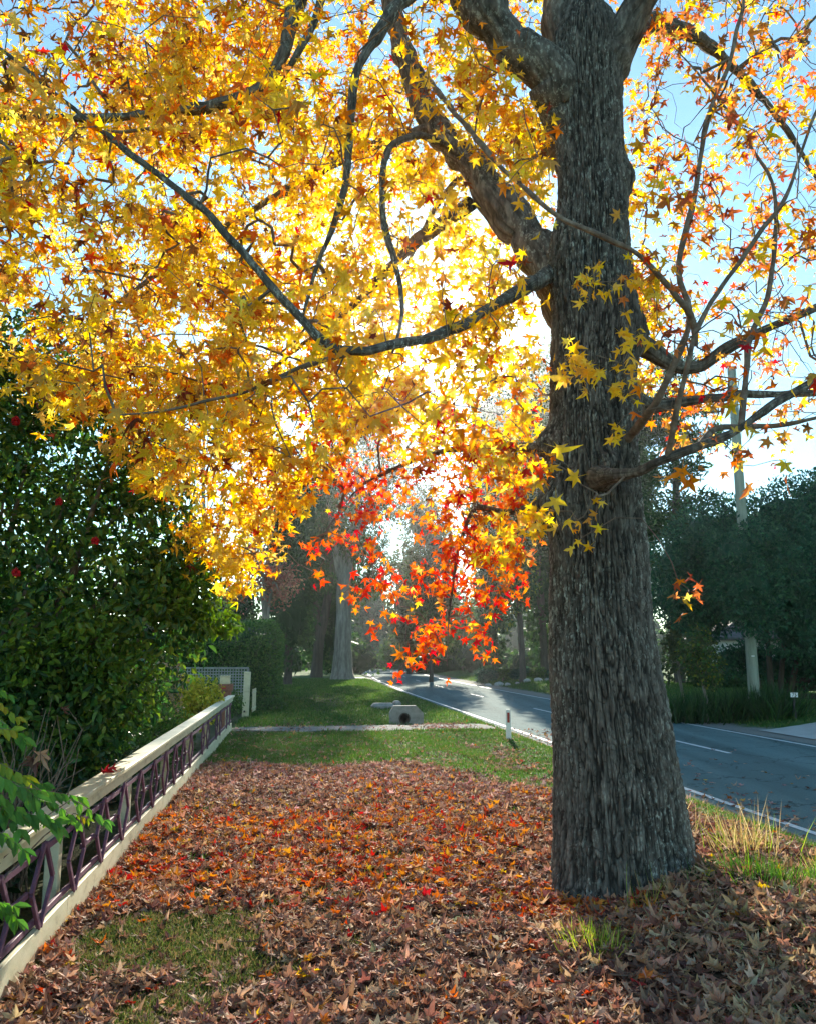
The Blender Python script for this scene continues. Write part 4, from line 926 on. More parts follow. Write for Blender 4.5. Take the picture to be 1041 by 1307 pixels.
for s1 in list(st_): st_.append([[b_[0] + rng.normal(0, .1), b_[1] + rng.normal(0, .1), -.02, .006], [*((A([b_[0], b_[1], .45]) + s1[0, :3] * 1.0) / 2 + rng.normal(0, .05, 3)), .005], [*s1[0, :3], .003]])
stems(root, st_, 'twig', name='stem', n=5)

# ---- street trees and what closes the view
PINK = [(.46, .17, .13), (.54, .24, .17), (.38, .13, .10), (.56, .32, .20), (.30, .16, .09)]
bg_tree('pink leaved autumn tree rising behind the clipped hedge', 342, 40, 650, 812, 74, 3600, .16, PINK, 'autumn_tree', seed=3, nl=20, rel=.30, thr=.0, depth=.5, droop=.0, bark='palebark', trunk_r=.15)
bg_tree('dark narrow conifer between the hedge and the pale trunk', 374, 50, 575, 840, 40, 11000, .34, G_DARK, 'conifer', seed=5, nl=12, rel=.6, tpl=TP_RN, thr=-.6, core=.6, trunk_r=.25)
bg_tree('broad dark evergreen shading the grass walk', 405, 74, 640, 845, 48, 9000, .40, G_DARK, 'evergreen_tree', seed=6, nl=12, rel=.6, thr=-.6, core=.6, trunk_r=.3)
# the pale trunked gum
b0 = A([*at(437, 866, 60)[:2], 0]); root = thing('gum_tree', 'tall gum tree with pale grey trunk beside the road bend', 'tree', tuple(b0), group='trees lining the street')
X_ = lambda px, py, Y, r: [*at(px, py, Y), r]
tr = [[[b0[0], b0[1], -.2, 1.05], [b0[0], b0[1], .35, .80], X_(438, 840, 60, .66), X_(439, 800, 60, .58), X_(438, 755, 60, .54), X_(441, 725, 60, .50), X_(447, 690, 60, .36), X_(458, 650, 60, .26), X_(455, 590, 60, .16), X_(450, 540, 60, .06)],
      [X_(438, 745, 60, .46), X_(446, 705, 60, .38), X_(464, 668, 60.5, .32), X_(488, 628, 61, .24), X_(512, 590, 61, .12), X_(530, 550, 61, .05)],
      [X_(438, 740, 60, .44), X_(430, 700, 59.5, .34), X_(424, 660, 59, .26), X_(415, 610, 58.5, .14), X_(408, 560, 58.5, .05)]]
stems(root, tr, 'palebark', n=20, rough=.16)
GL = lobes_px([(420, 620, 59, (2.2, 2, 1.6)), (455, 600, 60, (2.2, 2, 1.8)), (490, 640, 61, (1.9, 2, 1.8)), (470, 690, 61, (1.8, 1.7, 1.5)), (430, 690, 59.5, (1.9, 1.8, 1.9)), (405, 660, 59, (1.7, 1.5, 1.5)), (485, 720, 61, (1.3, 1.3, 1.1)), (410, 730, 60, (1.5, 1.4, 1.5)), (455, 650, 60, (2, 2, 2)), (500, 600, 61, (1.6, 1.5, 1.4)), (470, 745, 61.5, (1.2, 1.2, 1.3)), (415, 580, 59, (1.7, 1.6, 1.4)), (450, 545, 60, (2.2, 2, 1.6)), (490, 560, 61, (2.0, 2, 1.6)), (425, 530, 59.5, (1.9, 1.8, 1.5)), (465, 505, 60, (1.8, 1.8, 1.4))])
crown(root, GL, 19000, .34, G_OLIVE + G_DARK[:3], tpl=TP_RN, thr=-.25, freq=.55, droop=.8, depth=.35, seed=60)
# its leaning neighbour
b0 = A([*at(404, 862, 66)[:2], 0]); root = thing('gum_tree', 'leaning dark trunked gum tree left of the pale gum', 'tree', tuple(b0), group='trees lining the street')
stems(root, [[[b0[0], b0[1], -.2, .62], [b0[0] + .05, b0[1], .5, .46], X_(408, 820, 66, .38), X_(416, 780, 66, .33), X_(424, 730, 66.5, .26), X_(430, 660, 67, .12)], [X_(408, 820, 66, .3), X_(404, 780, 66, .26), X_(396, 720, 66, .16), X_(396, 670, 66, .07)]], 'darkbark', n=16, rough=.14)
crown(root, lobes_px([(400, 690, 66, (2.2, 2, 2.2)), (425, 660, 67, (2.4, 2, 2.2)), (395, 740, 66, (1.7, 1.7, 1.8)), (440, 760, 67, (1.6, 1.5, 1.5)), (410, 630, 66, (2, 2, 1.8)), (462, 700, 67, (1.5, 1.5, 1.5))]), 8500, .36, G_DARK + G_OLIVE[:1], tpl=TP_RN, thr=-.3, freq=.5, droop=.8, depth=.35, seed=62)
# far end of the road
far = [('blue green tree closing the far end of the road', 478, 120, 735, 842, 34, 5200, .55, G_BLUE), ('round dark tree beside the far bend of the road', 512, 100, 790, 846, 26, 3600, .45, G_DARK),
       ('pale olive tree at the far bend behind the round dark one', 545, 125, 740, 845, 36, 4600, .6, G_OLIVE), ('far green tree above the grassy bank across the road', 590, 95, 742, 846, 36, 5200, .45, G_MID), ('dim tree at the end of the grass walk', 375, 112, 730, 842, 42, 4800, .55, G_DARK)]
for k, (lb, px, Y, top, bot, hw, n, sz, pal) in enumerate(far): bg_tree(lb, px, Y, top, bot, hw, n, sz, pal, seed=20 + k, core=.55, rel=.55, thr=-.6, trunk_r=.3)
# across the road, left of the big trunk
bg_tree('tall dense tree added behind the orange leaves to block the sun', 682, 61, 425, 830, 56, 18000, .38, G_DARK, seed=46, nl=13, rel=.5, thr=-.35, core=.45, trunk_r=.3)  # added to keep the sun off the verge and road
bg_tree('airy olive tree added in the bright gap to shade the road', 548, 64, 590, 838, 46, 12000, .34, G_OLIVE + G_DARK[2:], seed=47, nl=12, rel=.44, thr=-.3, trunk_r=.16, tpl=TP_RN, core=.35)  # added in the gap so the road falls in shade
bg_tree('slim tall tree added behind the orange leaves to block the sun beside the trunk', 624, 64, 412, 830, 30, 9000, .36, G_DARK, seed=48, nl=12, rel=.55, thr=-.5, core=.5, trunk_r=.2)  # unseen behind the leaves, added to shade the ground right of the trunk
bg_tree('olive tree added low in the bright gap to shade the far road', 522, 90, 705, 842, 40, 6000, .45, G_OLIVE, seed=49, nl=11, rel=.5, thr=-.4, core=.4, trunk_r=.25)  # added to shade the far stretch of road
bg_tree('dark tree with some leaves coloured yellow green as if sunlit across the road', 660, 56, 610, 835, 44, 8500, .30, G_DARK + [(.20, .24, .04)], seed=31, nl=12, rel=.46, thr=-.15, depth=.4, trunk_r=.22)  # last leaf tone paints the sunlit sprays
bg_tree('tall dark tree behind the roadside garden bed', 705, 66, 500, 830, 66, 17000, .38, G_DARK, seed=32, nl=14, rel=.5, thr=-.4, core=.4, trunk_r=.3)
bg_tree('thin dark trunked tree left of the garden bed', 622, 70, 690, 830, 34, 4000, .32, G_MID, seed=33, rel=.45, thr=-.2, trunk_r=.16)
b_ = at(655, 848, 60)
bed = []
for k, px in enumerate((618, 640, 662, 684, 706)):
    q = at(px, 846, 58)
    shrub('garden_shrub', ['low grey green shrub at the left end of the roadside bed', 'rounded green shrub second along the roadside bed', 'dark clipped shrub in the middle of the roadside bed', 'leafy green shrub beyond the pale stones of the bed', 'low shrub of the roadside bed beside the big trunk'][k], rand_lobes((q[0], 58, .45), (.8, .6, .5), 4, 80 + k, .6), 1100, .15, G_MID if k % 2 else G_BLUE, (q[0], 58), group='shrubs of the roadside garden bed', core=.6)
bg_tree('very tall dense tree behind the big trunk, raised to block the sun', 790, 62, 470, 835, 62, 16000, .38, G_DARK, seed=34, nl=14, rel=.5, thr=-.4, core=.45, trunk_r=.3)  # unseen behind the trunk, made tall to shade verge and road
# right of the big trunk
def pine():
    q = at(866, 850, 50); root = thing('pine_tree', 'dark layered pine behind the big trunk and the round bush', 'tree', (q[0], 50, float(Z(q[0], 50))), group='trees lining the street')
    stems(root, [[[q[0], 50, -.1, .35], [q[0], 50, 5, .28], X_(862, 560, 50, .18), X_(860, 430, 50, .05)]], 'darkbark')
    L = lobes_px([(862, 470, 50, (1.8, 1.8, .7)), (850, 520, 50, (2.8, 2.5, .8)), (880, 560, 50, (2.6, 2.4, .7)), (842, 600, 50, (3.0, 2.6, .8)), (872, 640, 50, (2.6, 2.4, .7)), (838, 672, 50, (2.6, 2.6, .8)), (862, 725, 50, (2.4, 2.4, .9)), (830, 770, 50, (2.6, 2.4, 1.2)), (820, 545, 50, (2.4, 2.2, .8)), (800, 620, 50, (2.6, 2, 1)), (875, 780, 50, (2, 2, 1.2))])
    crown(root, L, 13000, .42, G_DARK, tpl=TP_RN, thr=-.2, freq=.7, depth=.4, droop=0, seed=70)
pine()
q = at(985, 900, 28.6); root = thing('bushy_tree', 'huge round blue green bush swallowing the middle of the pole', 'tree', (q[0], 28.6, float(Z(q[0], 28.6))))
BL = lobes_px([(870, 715, 28.5, 1.15), (900, 690, 28.5, 1.35), (945, 690, 28.6, 1.5), (1000, 670, 28.8, 1.5), (1045, 665, 29, 1.6), (1100, 680, 29, 1.8), (860, 760, 28.2, .95), (905, 760, 27.9, 1.3), (955, 752, 26.2, 1.15), (1010, 750, 27.4, 1.5), (1065, 750, 27.8, 1.6), (1120, 770, 28, 1.7),
               (962, 782, 26.1, .80), (940, 710, 26.3, .95), (985, 720, 26.4, 1.0), (1020, 800, 27.4, 1.3), (1075, 820, 27.8, 1.5), (890, 790, 28.2, .8), (1030, 700, 28, 1.6), (962, 700, 26.5, .95), (1060, 635, 29.4, 1.2), (1005, 850, 29.6, .9), (1060, 850, 29.6, 1.0), (955, 838, 29.8, .7), (930, 842, 29.6, .55), (1110, 850, 29, 1.2)])
crown(root, BL, 78000, .15, [(.034, .110, .062), (.048, .140, .074), (.064, .170, .080), (.028, .088, .052)], tpl=TP_FE, thr=-.6, freq=1.1, depth=.16, rough=.42, droop=.1, core=.58, seed=72, out=.4)
stems(root, [[[q[0] + dx, 28.6 + dy, -.1, .13], [q[0] + dx * 1.3, 28.6 + dy, 1.0, .10], [q[0] + dx * 2.6, 28.6 + dy, 3.6, .07]] for dx, dy in ((0, 0), (.35, .2), (-.32, .1), (.7, .3))], 'darkbark', n=10, rough=.2)
q = at(893, 880, 26.5)
bg_tree('small yellow green tree under the dark pine across the road', 893, 26.5, 788, 880, 30, 2600, .12, G_MID + G_OLIVE + [(.26, .27, .04)], 'small_tree', seed=36, nl=9, rel=.5, thr=-.2, trunk_r=.05, bark='palebark', group='small trees across the road')
bg_tree('open twiggy tree with sunlit tips right of the trunk', 862, 31, 770, 870, 24, 1500, .14, G_OLIVE, 'small_tree', seed=37, nl=7, rel=.5, thr=0, trunk_r=.06, bark='palebark', group='small trees across the road')
bg_tree('shadowed tree far behind the house', 930, 66, 640, 840, 70, 8000, .40, G_DARK, seed=38, nl=12, rel=.5, thr=-.5, core=.5)
bg_tree('dark tree behind the rail fence at the right edge', 1060, 44, 700, 880, 70, 7000, .3, G_DARK, seed=39, nl=12, rel=.55, thr=-.6, core=.6)
bg_tree('broad dark tree beyond the right edge of the lawn', 1190, 60, 640, 860, 90, 8000, .40, G_BLUE, seed=40, nl=12, rel=.55, thr=-.5, core=.5)
bg_tree('hazy tree behind the camellia on the far left', 40, 46, 735, 860, 90, 6500, .30, G_MID, seed=41, nl=12, rel=.5, thr=-.4, core=.5)
bg_tree('green tree behind the garden trellis', 215, 52, 745, 855, 70, 6500, .30, G_BLUE, seed=42, nl=12, rel=.5, thr=-.4, core=.5)
bg_tree('green tree filling the gap left of the hedge', -120, 50, 700, 860, 90, 6500, .32, G_DARK, seed=43, nl=12, rel=.5, thr=-.4, core=.5)
bg_tree('dull green tree behind the clipped hedge', 300, 62, 730, 850, 50, 5200, .32, G_DARK, seed=45, nl=10, rel=.5, thr=-.4, core=.5)
# bare poplar
q = at(262, 850, 34); root = thing('bare_poplar', 'leafless pale poplar with upright twigs against the bright sky', 'tree', (q[0], 34, float(Z(q[0], 34))), group='trees lining the street')
P_ = [[[q[0], 34, -.1, .14], X_(262, 740, 34, .12), X_(260, 620, 34, .08), X_(262, 500, 34, .03)]]
for k in range(16):
    py = rng.uniform(520, 740); dx = rng.normal(0, 1) * 26; y2 = py - rng.uniform(60, 130)
    P_.append([X_(261, py, 34, .035), X_(261 + dx * .7, py - 35, 34 + rng.normal(0, .5), .022), X_(261 + dx, y2, 34 + rng.normal(0, .8), .006)])
stems(root, P_, 'palebark', name='trunk', n=7)

# the far wood that closes the horizon
wl = []
r_ = np.random.default_rng(90)
for k in range(64):
    an = math.radians(-48 + 96 * k / 63 + r_.normal(0, .4)); D = r_.uniform(150, 185); h = r_.uniform(4.5, 9)
    x_, y_ = D * math.sin(an), D * math.cos(an); wl.append([x_, y_, float(Z(x_, y_)) + h * .55, 5.2, 4.5, h * .75])
v, f, c = foliage(wl, 26000, .9, G_DARK + G_MID[:2], thr=-.8, freq=.2, seed=91, depth=.15, rough=.3)
v2, f2, c2 = mass(wl, .8, G_DARK)
tag(mk('far_woods', np.vstack([v, v2]), [f, f2 + len(v)], M['green'], col=np.vstack([c, c2])), 'far dark line of woods closing the end of the street', 'woods', kind='stuff')
ul = []
for k in range(46):
    px = -80 + 1240 * k / 45 + r_.normal(0, 8); D = r_.uniform(80, 118); h = r_.uniform(1.6, 4.2); x_ = at(px, 840, D)[0]
    ss_, tq_ = st_of(x_, D)
    if 5.0 < tq_ - float(road_shift(ss_)) < 13.5 and D < 112: D = 122; x_ = at(px, 840, D)[0]
    ul.append([x_, D, float(Z(x_, D)) + h * .35, r_.uniform(2.2, 3.6), 2.0, h * .7])
v, f, c = foliage(ul, 24000, .42, G_DARK + G_MID[:2], thr=-.8, freq=.3, seed=95, depth=.15, rough=.35)
v2, f2, c2 = mass(ul, .75, G_DARK)
tag(mk('undergrowth', np.vstack([v, v2]), [f, f2 + len(v)], M['green'], col=np.vstack([c, c2])), 'tangled dark undergrowth beneath the trees at the end of the street', 'undergrowth', kind='stuff')
for lb, px, hw in (('dark shrub in front of the white house wall', 905, 1.6), ('wide dark shrub between the house and the pole', 960, 1.9), ('dark shrub behind the pole at the lawn edge', 1020, 1.8)):
    q = at(px, 850, 43); z0 = float(Z(q[0], 43))
    shrub('garden_shrub', lb, rand_lobes((q[0], 43, z0 + .55), (hw, .9, .75), 6, 200 + px, .55), 1900, .17, G_DARK, (q[0], 43), group='shrubs in front of the house', core=.6)
# strap-leaved clumps along the far verge
LAB = ['strap leaved clump nearest the big trunk across the road', 'strap leaved clump below the small yellow green tree', 'tall strap leaved clump between small tree and pole', 'strap leaved clump against the foot of the pole', 'strap leaved clump at the number sign post', 'strap leaved clump in the dark behind the pole']
for lb, (px, py, Yc) in zip(LAB, [(866, 893, 26.6), (890, 893, 26.8), (925, 899, 26.6), (955, 903, 26.9), (990, 907, 25.8), (972, 900, 27.8)]):
    p = at(px, py, Yc); tuft('strap_leaf_clump', lb, p[0], p[1], 420, (.5, 1.15), (.025, .05), .36, [(.035, .085, .028), (.05, .11, .03), (.028, .065, .024)], .55, 'strap leaved clumps across the road')
for k in bpy.data.objects:
    if k.name.startswith('strap_leaf'): k['category'] = 'plant'

# ================================================================== FENCE AND STREET FURNITURE
UDIR = A([-SA, CA, 0]); NDIR = A([CA, SA, 0]); UP = A([0, 0, 1.0])
f0 = S(20.75, TF); fence = thing('garden_fence', 'low cream fence with purple diamond lattice along the leafy verge', 'fence', tuple(f0))
def W(s, t, z): return local(fence, S(s, t, z))
S0, S1 = 2.6, 20.75; PS = [S1 - .05 - 2.42 * k for k in range(8)]
b = MB(); b.bar(W(S0, TF, .80), W(S1 + .04, TF, .80), .165, .036, UP, .006); b.build('top_rail', M['cream'], fence)
b = MB(); b.bar(W(S0, TF + .026, .728), W(S1, TF + .026, .728), .026, .098, UP, .004); b.bar(W(S0, TF + .046, .763), W(S1, TF + .046, .763), .018, .034, UP, .003); b.build('fascia_board', M['cream'], fence)
b = MB()
cuts = [S0] + sorted(p for p in PS if p > S0) 
for a, c in zip(cuts[:-1], cuts[1:]): b.bar(W(a + .002, TF + .02, .075 + float(Z(*S(a, TF)[:2])) * .5), W(c - .002, TF + .02, .075 + float(Z(*S(c, TF)[:2])) * .5), .035, .205, UP, .004)
b.build('plinth', M['cream'], fence)
for p in PS:
    b = MB(); b.bar(W(p, TF - .075, -.15), W(p, TF - .075, .775), .09, .09, UDIR, .005); b.build('post', M['cream'], fence)
# lattice: a row of diamonds joined at mid height, in one panel per bay
zt, zm, zb = .615, .42, .225; period, hw_ = .80, .215
bays = list(zip(cuts[:-1], cuts[1:]))
for a, c in bays:
    b = MB(); tq = TF + .012
    b.bar(W(a + .003, tq, zt), W(c - .003, tq, zt), .022, .040, UP); b.bar(W(a + .003, tq, zb), W(c - .003, tq, zb), .022, .040, UP)
    k0 = math.ceil((a + .12 - 6.35) / period); k = k0
    while 6.35 + period * k < c - .12:
        s = 6.35 + period * k; o_ = tq + .0235
        for sg in (-1, 1):
            b.bar(W(s + sg * .012, o_, zb - .045), W(s + sg * hw_, o_, zm), .022, .034, UDIR * sg + UP * .2)
            b.bar(W(s + sg * hw_, o_ + .0005, zm), W(s + sg * .012, o_ + .0005, zt + .045), .022, .034, UDIR * sg + UP * .2)
        if s + period < c - .12: b.bar(W(s + hw_, tq - .001, zm), W(s + period - hw_, tq - .001, zm), .022, .036, UP)
        k += 1
    b.build('lattice_panel', M['purple'], fence)

# red leaves resting on the rail
for k, (px, py, lb) in enumerate([(92, 991, 'crumpled dark red leaf resting on the cream rail, nearest the climber'), (101, 993, 'crimson leaf lying on the cream rail beside the darker one')]):
    sp_, tp_ = 7.35 + k * .17, TF - .02 + .02 * k; p = S(sp_, tp_, .828)
    v, f, c = instance(star_template(4, .8, True, 30 + k), A([[0, 0, 0.0]]), A([[.8, .3, .1]]), A([[.1, -.3, 1.0]]), A([.075]), A([[.33, .02, .025]]) if k == 0 else A([[.45, .03, .03]]))
    v[:, 2] -= v[:, 2].min() - .0; o = mk('red_leaf', v, f, M['litter'], col=c); o.location = (p[0], p[1], .8185); tag(o, lb, 'leaf', 'red leaves on the fence rail')

# letterbox pillar at the end of the fence
p = S(21.35, -1.72); root = thing('letterbox', 'brick letterbox pillar with cream block top at the fence end', 'letterbox', (p[0], p[1], float(Z(p[0], p[1]))), AZ)
MB().box((0, 0, .44), (.27, .27, .92), bev=.006).build('pillar', M['brick'], root)
MB().box((0, 0, .985), (.36, .33, .165), bev=.01).build('box', M['brick'], root)
MB().box((-.03, -.168, .99), (.11, .012, .075), bev=.003).build('slot_plate', M['redpaint'], root)
MB().box((-.02, 0, 1.163), (.24, .24, .19), bev=.012).box((-.02, 0, 1.2635), (.27, .27, .011), bev=.003).build('cap', M['cream'], root)
# gatepost beyond the gravel
p = S(25.0, -1.43); root = thing('gatepost', 'tall cream timber gatepost leaning slightly beside the gravel drive', 'post', (p[0], p[1], float(Z(p[0], p[1]))), AZ)
MB().bar((0, 0, -.1), (.03, 0, 1.30), .19, .16, (0, 1, 0), .01).build('post', M['cream'], root)
MB().bar((-.02, -.083, .17), (-.02, -.097, .17), .05, .05, UP, .004).build('bolt', M['darkwood'], root)
root2 = thing('garden_gate', 'pale slatted gate swung open behind the cream gatepost', 'gate', tuple(S(25.15, -1.25)), AZ)
b = MB()
for z in (.22, .68): b.bar((0, 0, z), (.06, 1.0, z), .025, .05, UP)
for k in range(8): b.bar((.0075 * k + .004, .05 + .128 * k, .12), (.0075 * k + .004, .05 + .128 * k, .78), .014, .045, UDIR)
b.build('gate_leaf', M['cream'], root2)
# trellis
p = at(264, 890, 26.5); root = thing('trellis', 'grey square trellis screen behind the yellow garden shrub', 'trellis', (p[0], 26.5, float(Z(p[0], 26.5))), .03)
b = MB(); w = 1.25; h0, h1 = .25, 1.36
for k in range(29): b.box((-w + .0893 * k, .0, (h0 + h1) / 2), (.032, .012, h1 - h0 - .04), bev=.002)
for k in range(13): b.box((0, -.0125, h0 + .04 + .0875 * k), (2 * w, .012, .032), bev=.002)
b.build('lattice', M['trellis'], root)
b = MB(); b.box((0, -.006, h1 + .003), (2 * w + .09, .05, .045)).box((-w - .035, -.006, h1 / 2 - .05), (.05, .05, h1 + .05)).box((w + .035, -.006, h1 / 2 - .05), (.05, .05, h1 + .05)); b.build('frame', M['trellis'], root)

# culvert
def headwall(s, t, w, h, hole, label, name, z0, rz=AZ, chamf=.2):
    p = S(s, t); root = thing(name, label, 'culvert', (p[0], p[1], z0), rz)
    poly = A([(-w / 2, -.3), (w / 2, -.3), (w / 2, h - chamf), (w / 2 - chamf, h), (-w / 2 + chamf * .45, h), (-w / 2, h - chamf * .9)]); c = A([-.06, .17]); n = 64; th = np.arange(n) * 2 * math.pi / n
    th = np.sort(np.concatenate([th, np.arctan2(poly[:, 1] - c[1], poly[:, 0] - c[0]) % (2 * math.pi)])); n = len(th)
    out = []
    for a in th:
        d = A([math.cos(a), math.sin(a)]); best = 9
        for k in range(len(poly)):
            q, e = poly[k] - c, poly[(k + 1) % len(poly)] - poly[k]; den = d[0] * e[1] - d[1] * e[0]
            if abs(den) < 1e-9: continue
            u = (q[0] * e[1] - q[1] * e[0]) / den; m = (q[0] * d[1] - q[1] * d[0]) / den
            if u > 0 and -1e-6 <= m <= 1 + 1e-6: best = min(best, u)
        out.append(c + d * best)
    out = A(out); inn = c + hole * np.stack([np.cos(th), np.sin(th)], 1); T = .17
    mkv = lambda q, y: np.stack([q[:, 0], np.full(n, y), q[:, 1]], 1)
    v = np.vstack([mkv(out, 0), mkv(inn, 0), mkv(out, T), mkv(inn, T)]); i = np.arange(n); k = (i + 1) % n
    f = np.vstack([np.stack([i, k, k + n, i + n], 1), np.stack([i + 2 * n, i + 3 * n, k + 3 * n, k + 2 * n], 1), np.stack([i, i + 2 * n, k + 2 * n, k], 1), np.stack([i + n, k + n, k + 3 * n, i + 3 * n], 1)])
    mk('headwall', v, f, M['concrete'], root)
    inn2 = c + hole * .985 * np.stack([np.cos(th), np.sin(th)], 1); inn3 = c + hole * .86 * np.stack([np.cos(th), np.sin(th)], 1)
    v = np.vstack([mkv(inn2, -.035), mkv(inn3, -.035), mkv(inn2, 1.6), mkv(inn3, 1.6), A([[c[0], 1.6, c[1]]])])
    f = np.vstack([np.stack([i, k, k + n, i + n], 1), np.stack([i, i + 2 * n, k + 2 * n, k], 1), np.stack([i + n, k + n, k + 3 * n, i + 3 * n], 1)])
    mk('drain_pipe', v, [f, np.stack([i + 3 * n, k + 3 * n, np.full(n, 4 * n)], 1)], M['pipe_dark'], root)
    return root
headwall(22.35, 2.95, .90, .50, .15, 'grey concrete culvert headwall with a round pipe mouth', 'culvert', -.06)
p = S(28.9, 3.12); root = thing('drain_slab', 'low worn concrete slab set in the grass behind the culvert', 'concrete slab', (p[0], p[1], float(Z(p[0], p[1]))), AZ)
MB().box((-.13, 0, -.06), (.80, .6, .42), bev=.09).box((.36, .08, -.02), (.26, .5, .48), bev=.07).build('slab', M['concrete'], root)

# roadside marker post
p = S(17.85, 4.56); z0 = float(Z(p[0], p[1])); root = thing('marker_post', 'white roadside marker post with a red reflector', 'marker post', (p[0], p[1], z0), .0)
b = MB(); v = A([(-.058, -.02, -.1), (.058, -.02, -.1), (.058, .018, -.1), (-.058, .018, -.1), (-.052, -.02, .60), (.052, -.02, .60), (.052, .018, .60), (-.052, .018, .60), (-.036, -.014, .635), (.036, -.014, .635), (.036, .012, .635), (-.036, .012, .635)])
b.add(v, A([[0, 1, 5, 4], [1, 2, 6, 5], [2, 3, 7, 6], [3, 0, 4, 7], [4, 5, 9, 8], [5, 6, 10, 9], [6, 7, 11, 10], [7, 4, 8, 11], [8, 9, 10, 11]])); b.build('post', M['white'], root)
MB().box((0, -.0235, .46), (.052, .007, .21), bev=.003).build('reflector', M['reflector'], root)

# power pole
p = at(963, 903, 27.0); z0 = float(Z(p[0], p[1])); root = thing('power_pole', 'weathered grey green pole rising out of the round bush', 'pole', (p[0], p[1], z0))
v, f = tube_arr(A([[0, 0, -.3], [0, 0, 3], [0, 0, 7], [0, 0, 11.6]]), A([.185, .172, .158, .14]), 24)
mk('pole', np.vstack([v, [[0, 0, 11.62]]]), [f, A([[len(v) - 24 + k, len(v) - 24 + (k + 1) % 24, len(v)] for k in range(24)])], M['greenpole'], root, smoothf=True)
MB().box((-.03, -.182, 1.85), (.10, .012, .035), bev=.003).build('tag_plate', M['white'], root)

# house number on its post
p = at(1014, 905, 25.0); z0 = float(Z(p[0], p[1])); root = thing('number_sign', 'small white number plate on a dark post by the concrete drive', 'sign', (p[0], p[1], z0))
zs_ = at(1014, 887, 25.0)[2] - z0
MB().bar((0, .03, -.15), (0, .03, zs_ + .05), .06, .06, (0, 1, 0)).build('post', M['darkwood'], root)
MB().box((0, -.009, zs_), (.215, .014, .135), bev=.003).build('plate', M['white'], root)
cu = bpy.data.curves.new('number', 'FONT'); cu.body = '75'; cu.size = .15; cu.align_x = 'CENTER'; cu.align_y = 'CENTER'; cu.extrude = .001; cu.materials.append(M['ink'])
ot = bpy.data.objects.new('number_text', cu); COL.objects.link(ot); bpy.context.view_layer.update(); me = bpy.data.meshes.new_from_object(ot); bpy.data.objects.remove(ot); bpy.data.curves.remove(cu)
o = bpy.data.objects.new('number', me); COL.objects.link(o); o.parent = root; o.location = (0, -.0185, zs_); o.rotation_euler = (math.pi / 2, 0, 0)
# dark rail fence
p = at(1035, 895, 29.5); z0 = float(Z(p[0], p[1])); root = thing('rail_fence', 'dark timber board fence on the lawn at the right edge', 'fence', (p[0], p[1], z0), -.05)
for k in range(5): MB().box((-.85 + 1.9 * k, .07, .5), (.11, .11, 1.15)).build('post', M['darkwood'], root)
b = MB()
for z in (.28, .55, .82): b.box((2.95, 0, z), (7.8, .03, .19))
b.box((2.95, .03, 1.0), (7.8, .12, .035)); b.build('rails', M['darkwood'], root)
# pale stones edging the garden bed
for k, px in enumerate((622, 636, 647, 659, 671, 686, 697)):
    q = at(px, 853, 55.5 + .4 * math.sin(k * 2.1)); r = .17 + .06 * math.sin(k * 1.7); th, ph = np.meshgrid(np.linspace(0, 2 * math.pi, 14, endpoint=False), np.linspace(.05, math.pi - .05, 8)); d = np.stack([np.cos(th) * np.sin(ph), np.sin(th) * np.sin(ph), np.cos(ph)], -1)
    v = (d * A([1.35, 1, .8]) * r * (1 + .3 * fbm(d[..., 0] * 1.7 + k * 3, d[..., 1] * 1.7, d[..., 2] * 1.7, 2, 90))[..., None]).reshape(-1, 3); i = np.arange(7)[:, None] * 14; j = np.arange(14)[None]
    o = mk('edging_stone', v, np.stack([i + j, i + 14 + j, i + 14 + (j + 1) % 14, i + (j + 1) % 14], -1).reshape(-1, 4), M['stone'], smoothf=True); o.location = (q[0], q[1], float(Z(q[0], q[1])) + r * .35)
    tag(o, 'pale stone edging the shady garden bed across the road', 'stone', 'stones edging the roadside garden bed')
# house glimpsed under the bush
p = at(1000, 850, 50); root = thing('house', 'white walled house with dark roof glimpsed under the bush', 'house', (p[0], 50, float(Z(p[0], 50))), -.08)
hx, hy, hz = 4.6, 3.5, 2.5
MB().box((0, 0, hz / 2), (2 * hx, 2 * hy, hz), bev=.01).build('wall', M['wall'], root)
b = MB(); e = .45; v = A([(-hx - e, -hy - e, hz + .003), (hx + e, -hy - e, hz + .003), (hx + e, hy + e, hz + .003), (-hx - e, hy + e, hz + .003), (-hx - e, -hy - e, hz + .15), (hx + e, -hy - e, hz + .15), (hx + e, hy + e, hz + .15), (-hx - e, hy + e, hz + .15), (-hx + 2.6, 0, hz + 1.75), (hx - 2.6, 0, hz + 1.75)])
b.add(v, [A([[0, 3, 2, 1], [0, 1, 5, 4], [1, 2, 6, 5], [2, 3, 7, 6], [3, 0, 4, 7], [4, 5, 9, 8], [6, 7, 8, 9]]), A([[5, 6, 9], [7, 4, 8]])]); b.build('roof', M['roof'], root)
for x in (-2.7, .2, 3.0):
    w = MB().box((x, -hy - .005, 1.35), (1.3, .06, 1.2)).build('window', M['white'], root)
    for dx in (-.3, .3): MB().box((x + dx, -hy - .037, 1.35), (.52, .008, 1.05), bev=.001).build('pane', M['glass'], w)

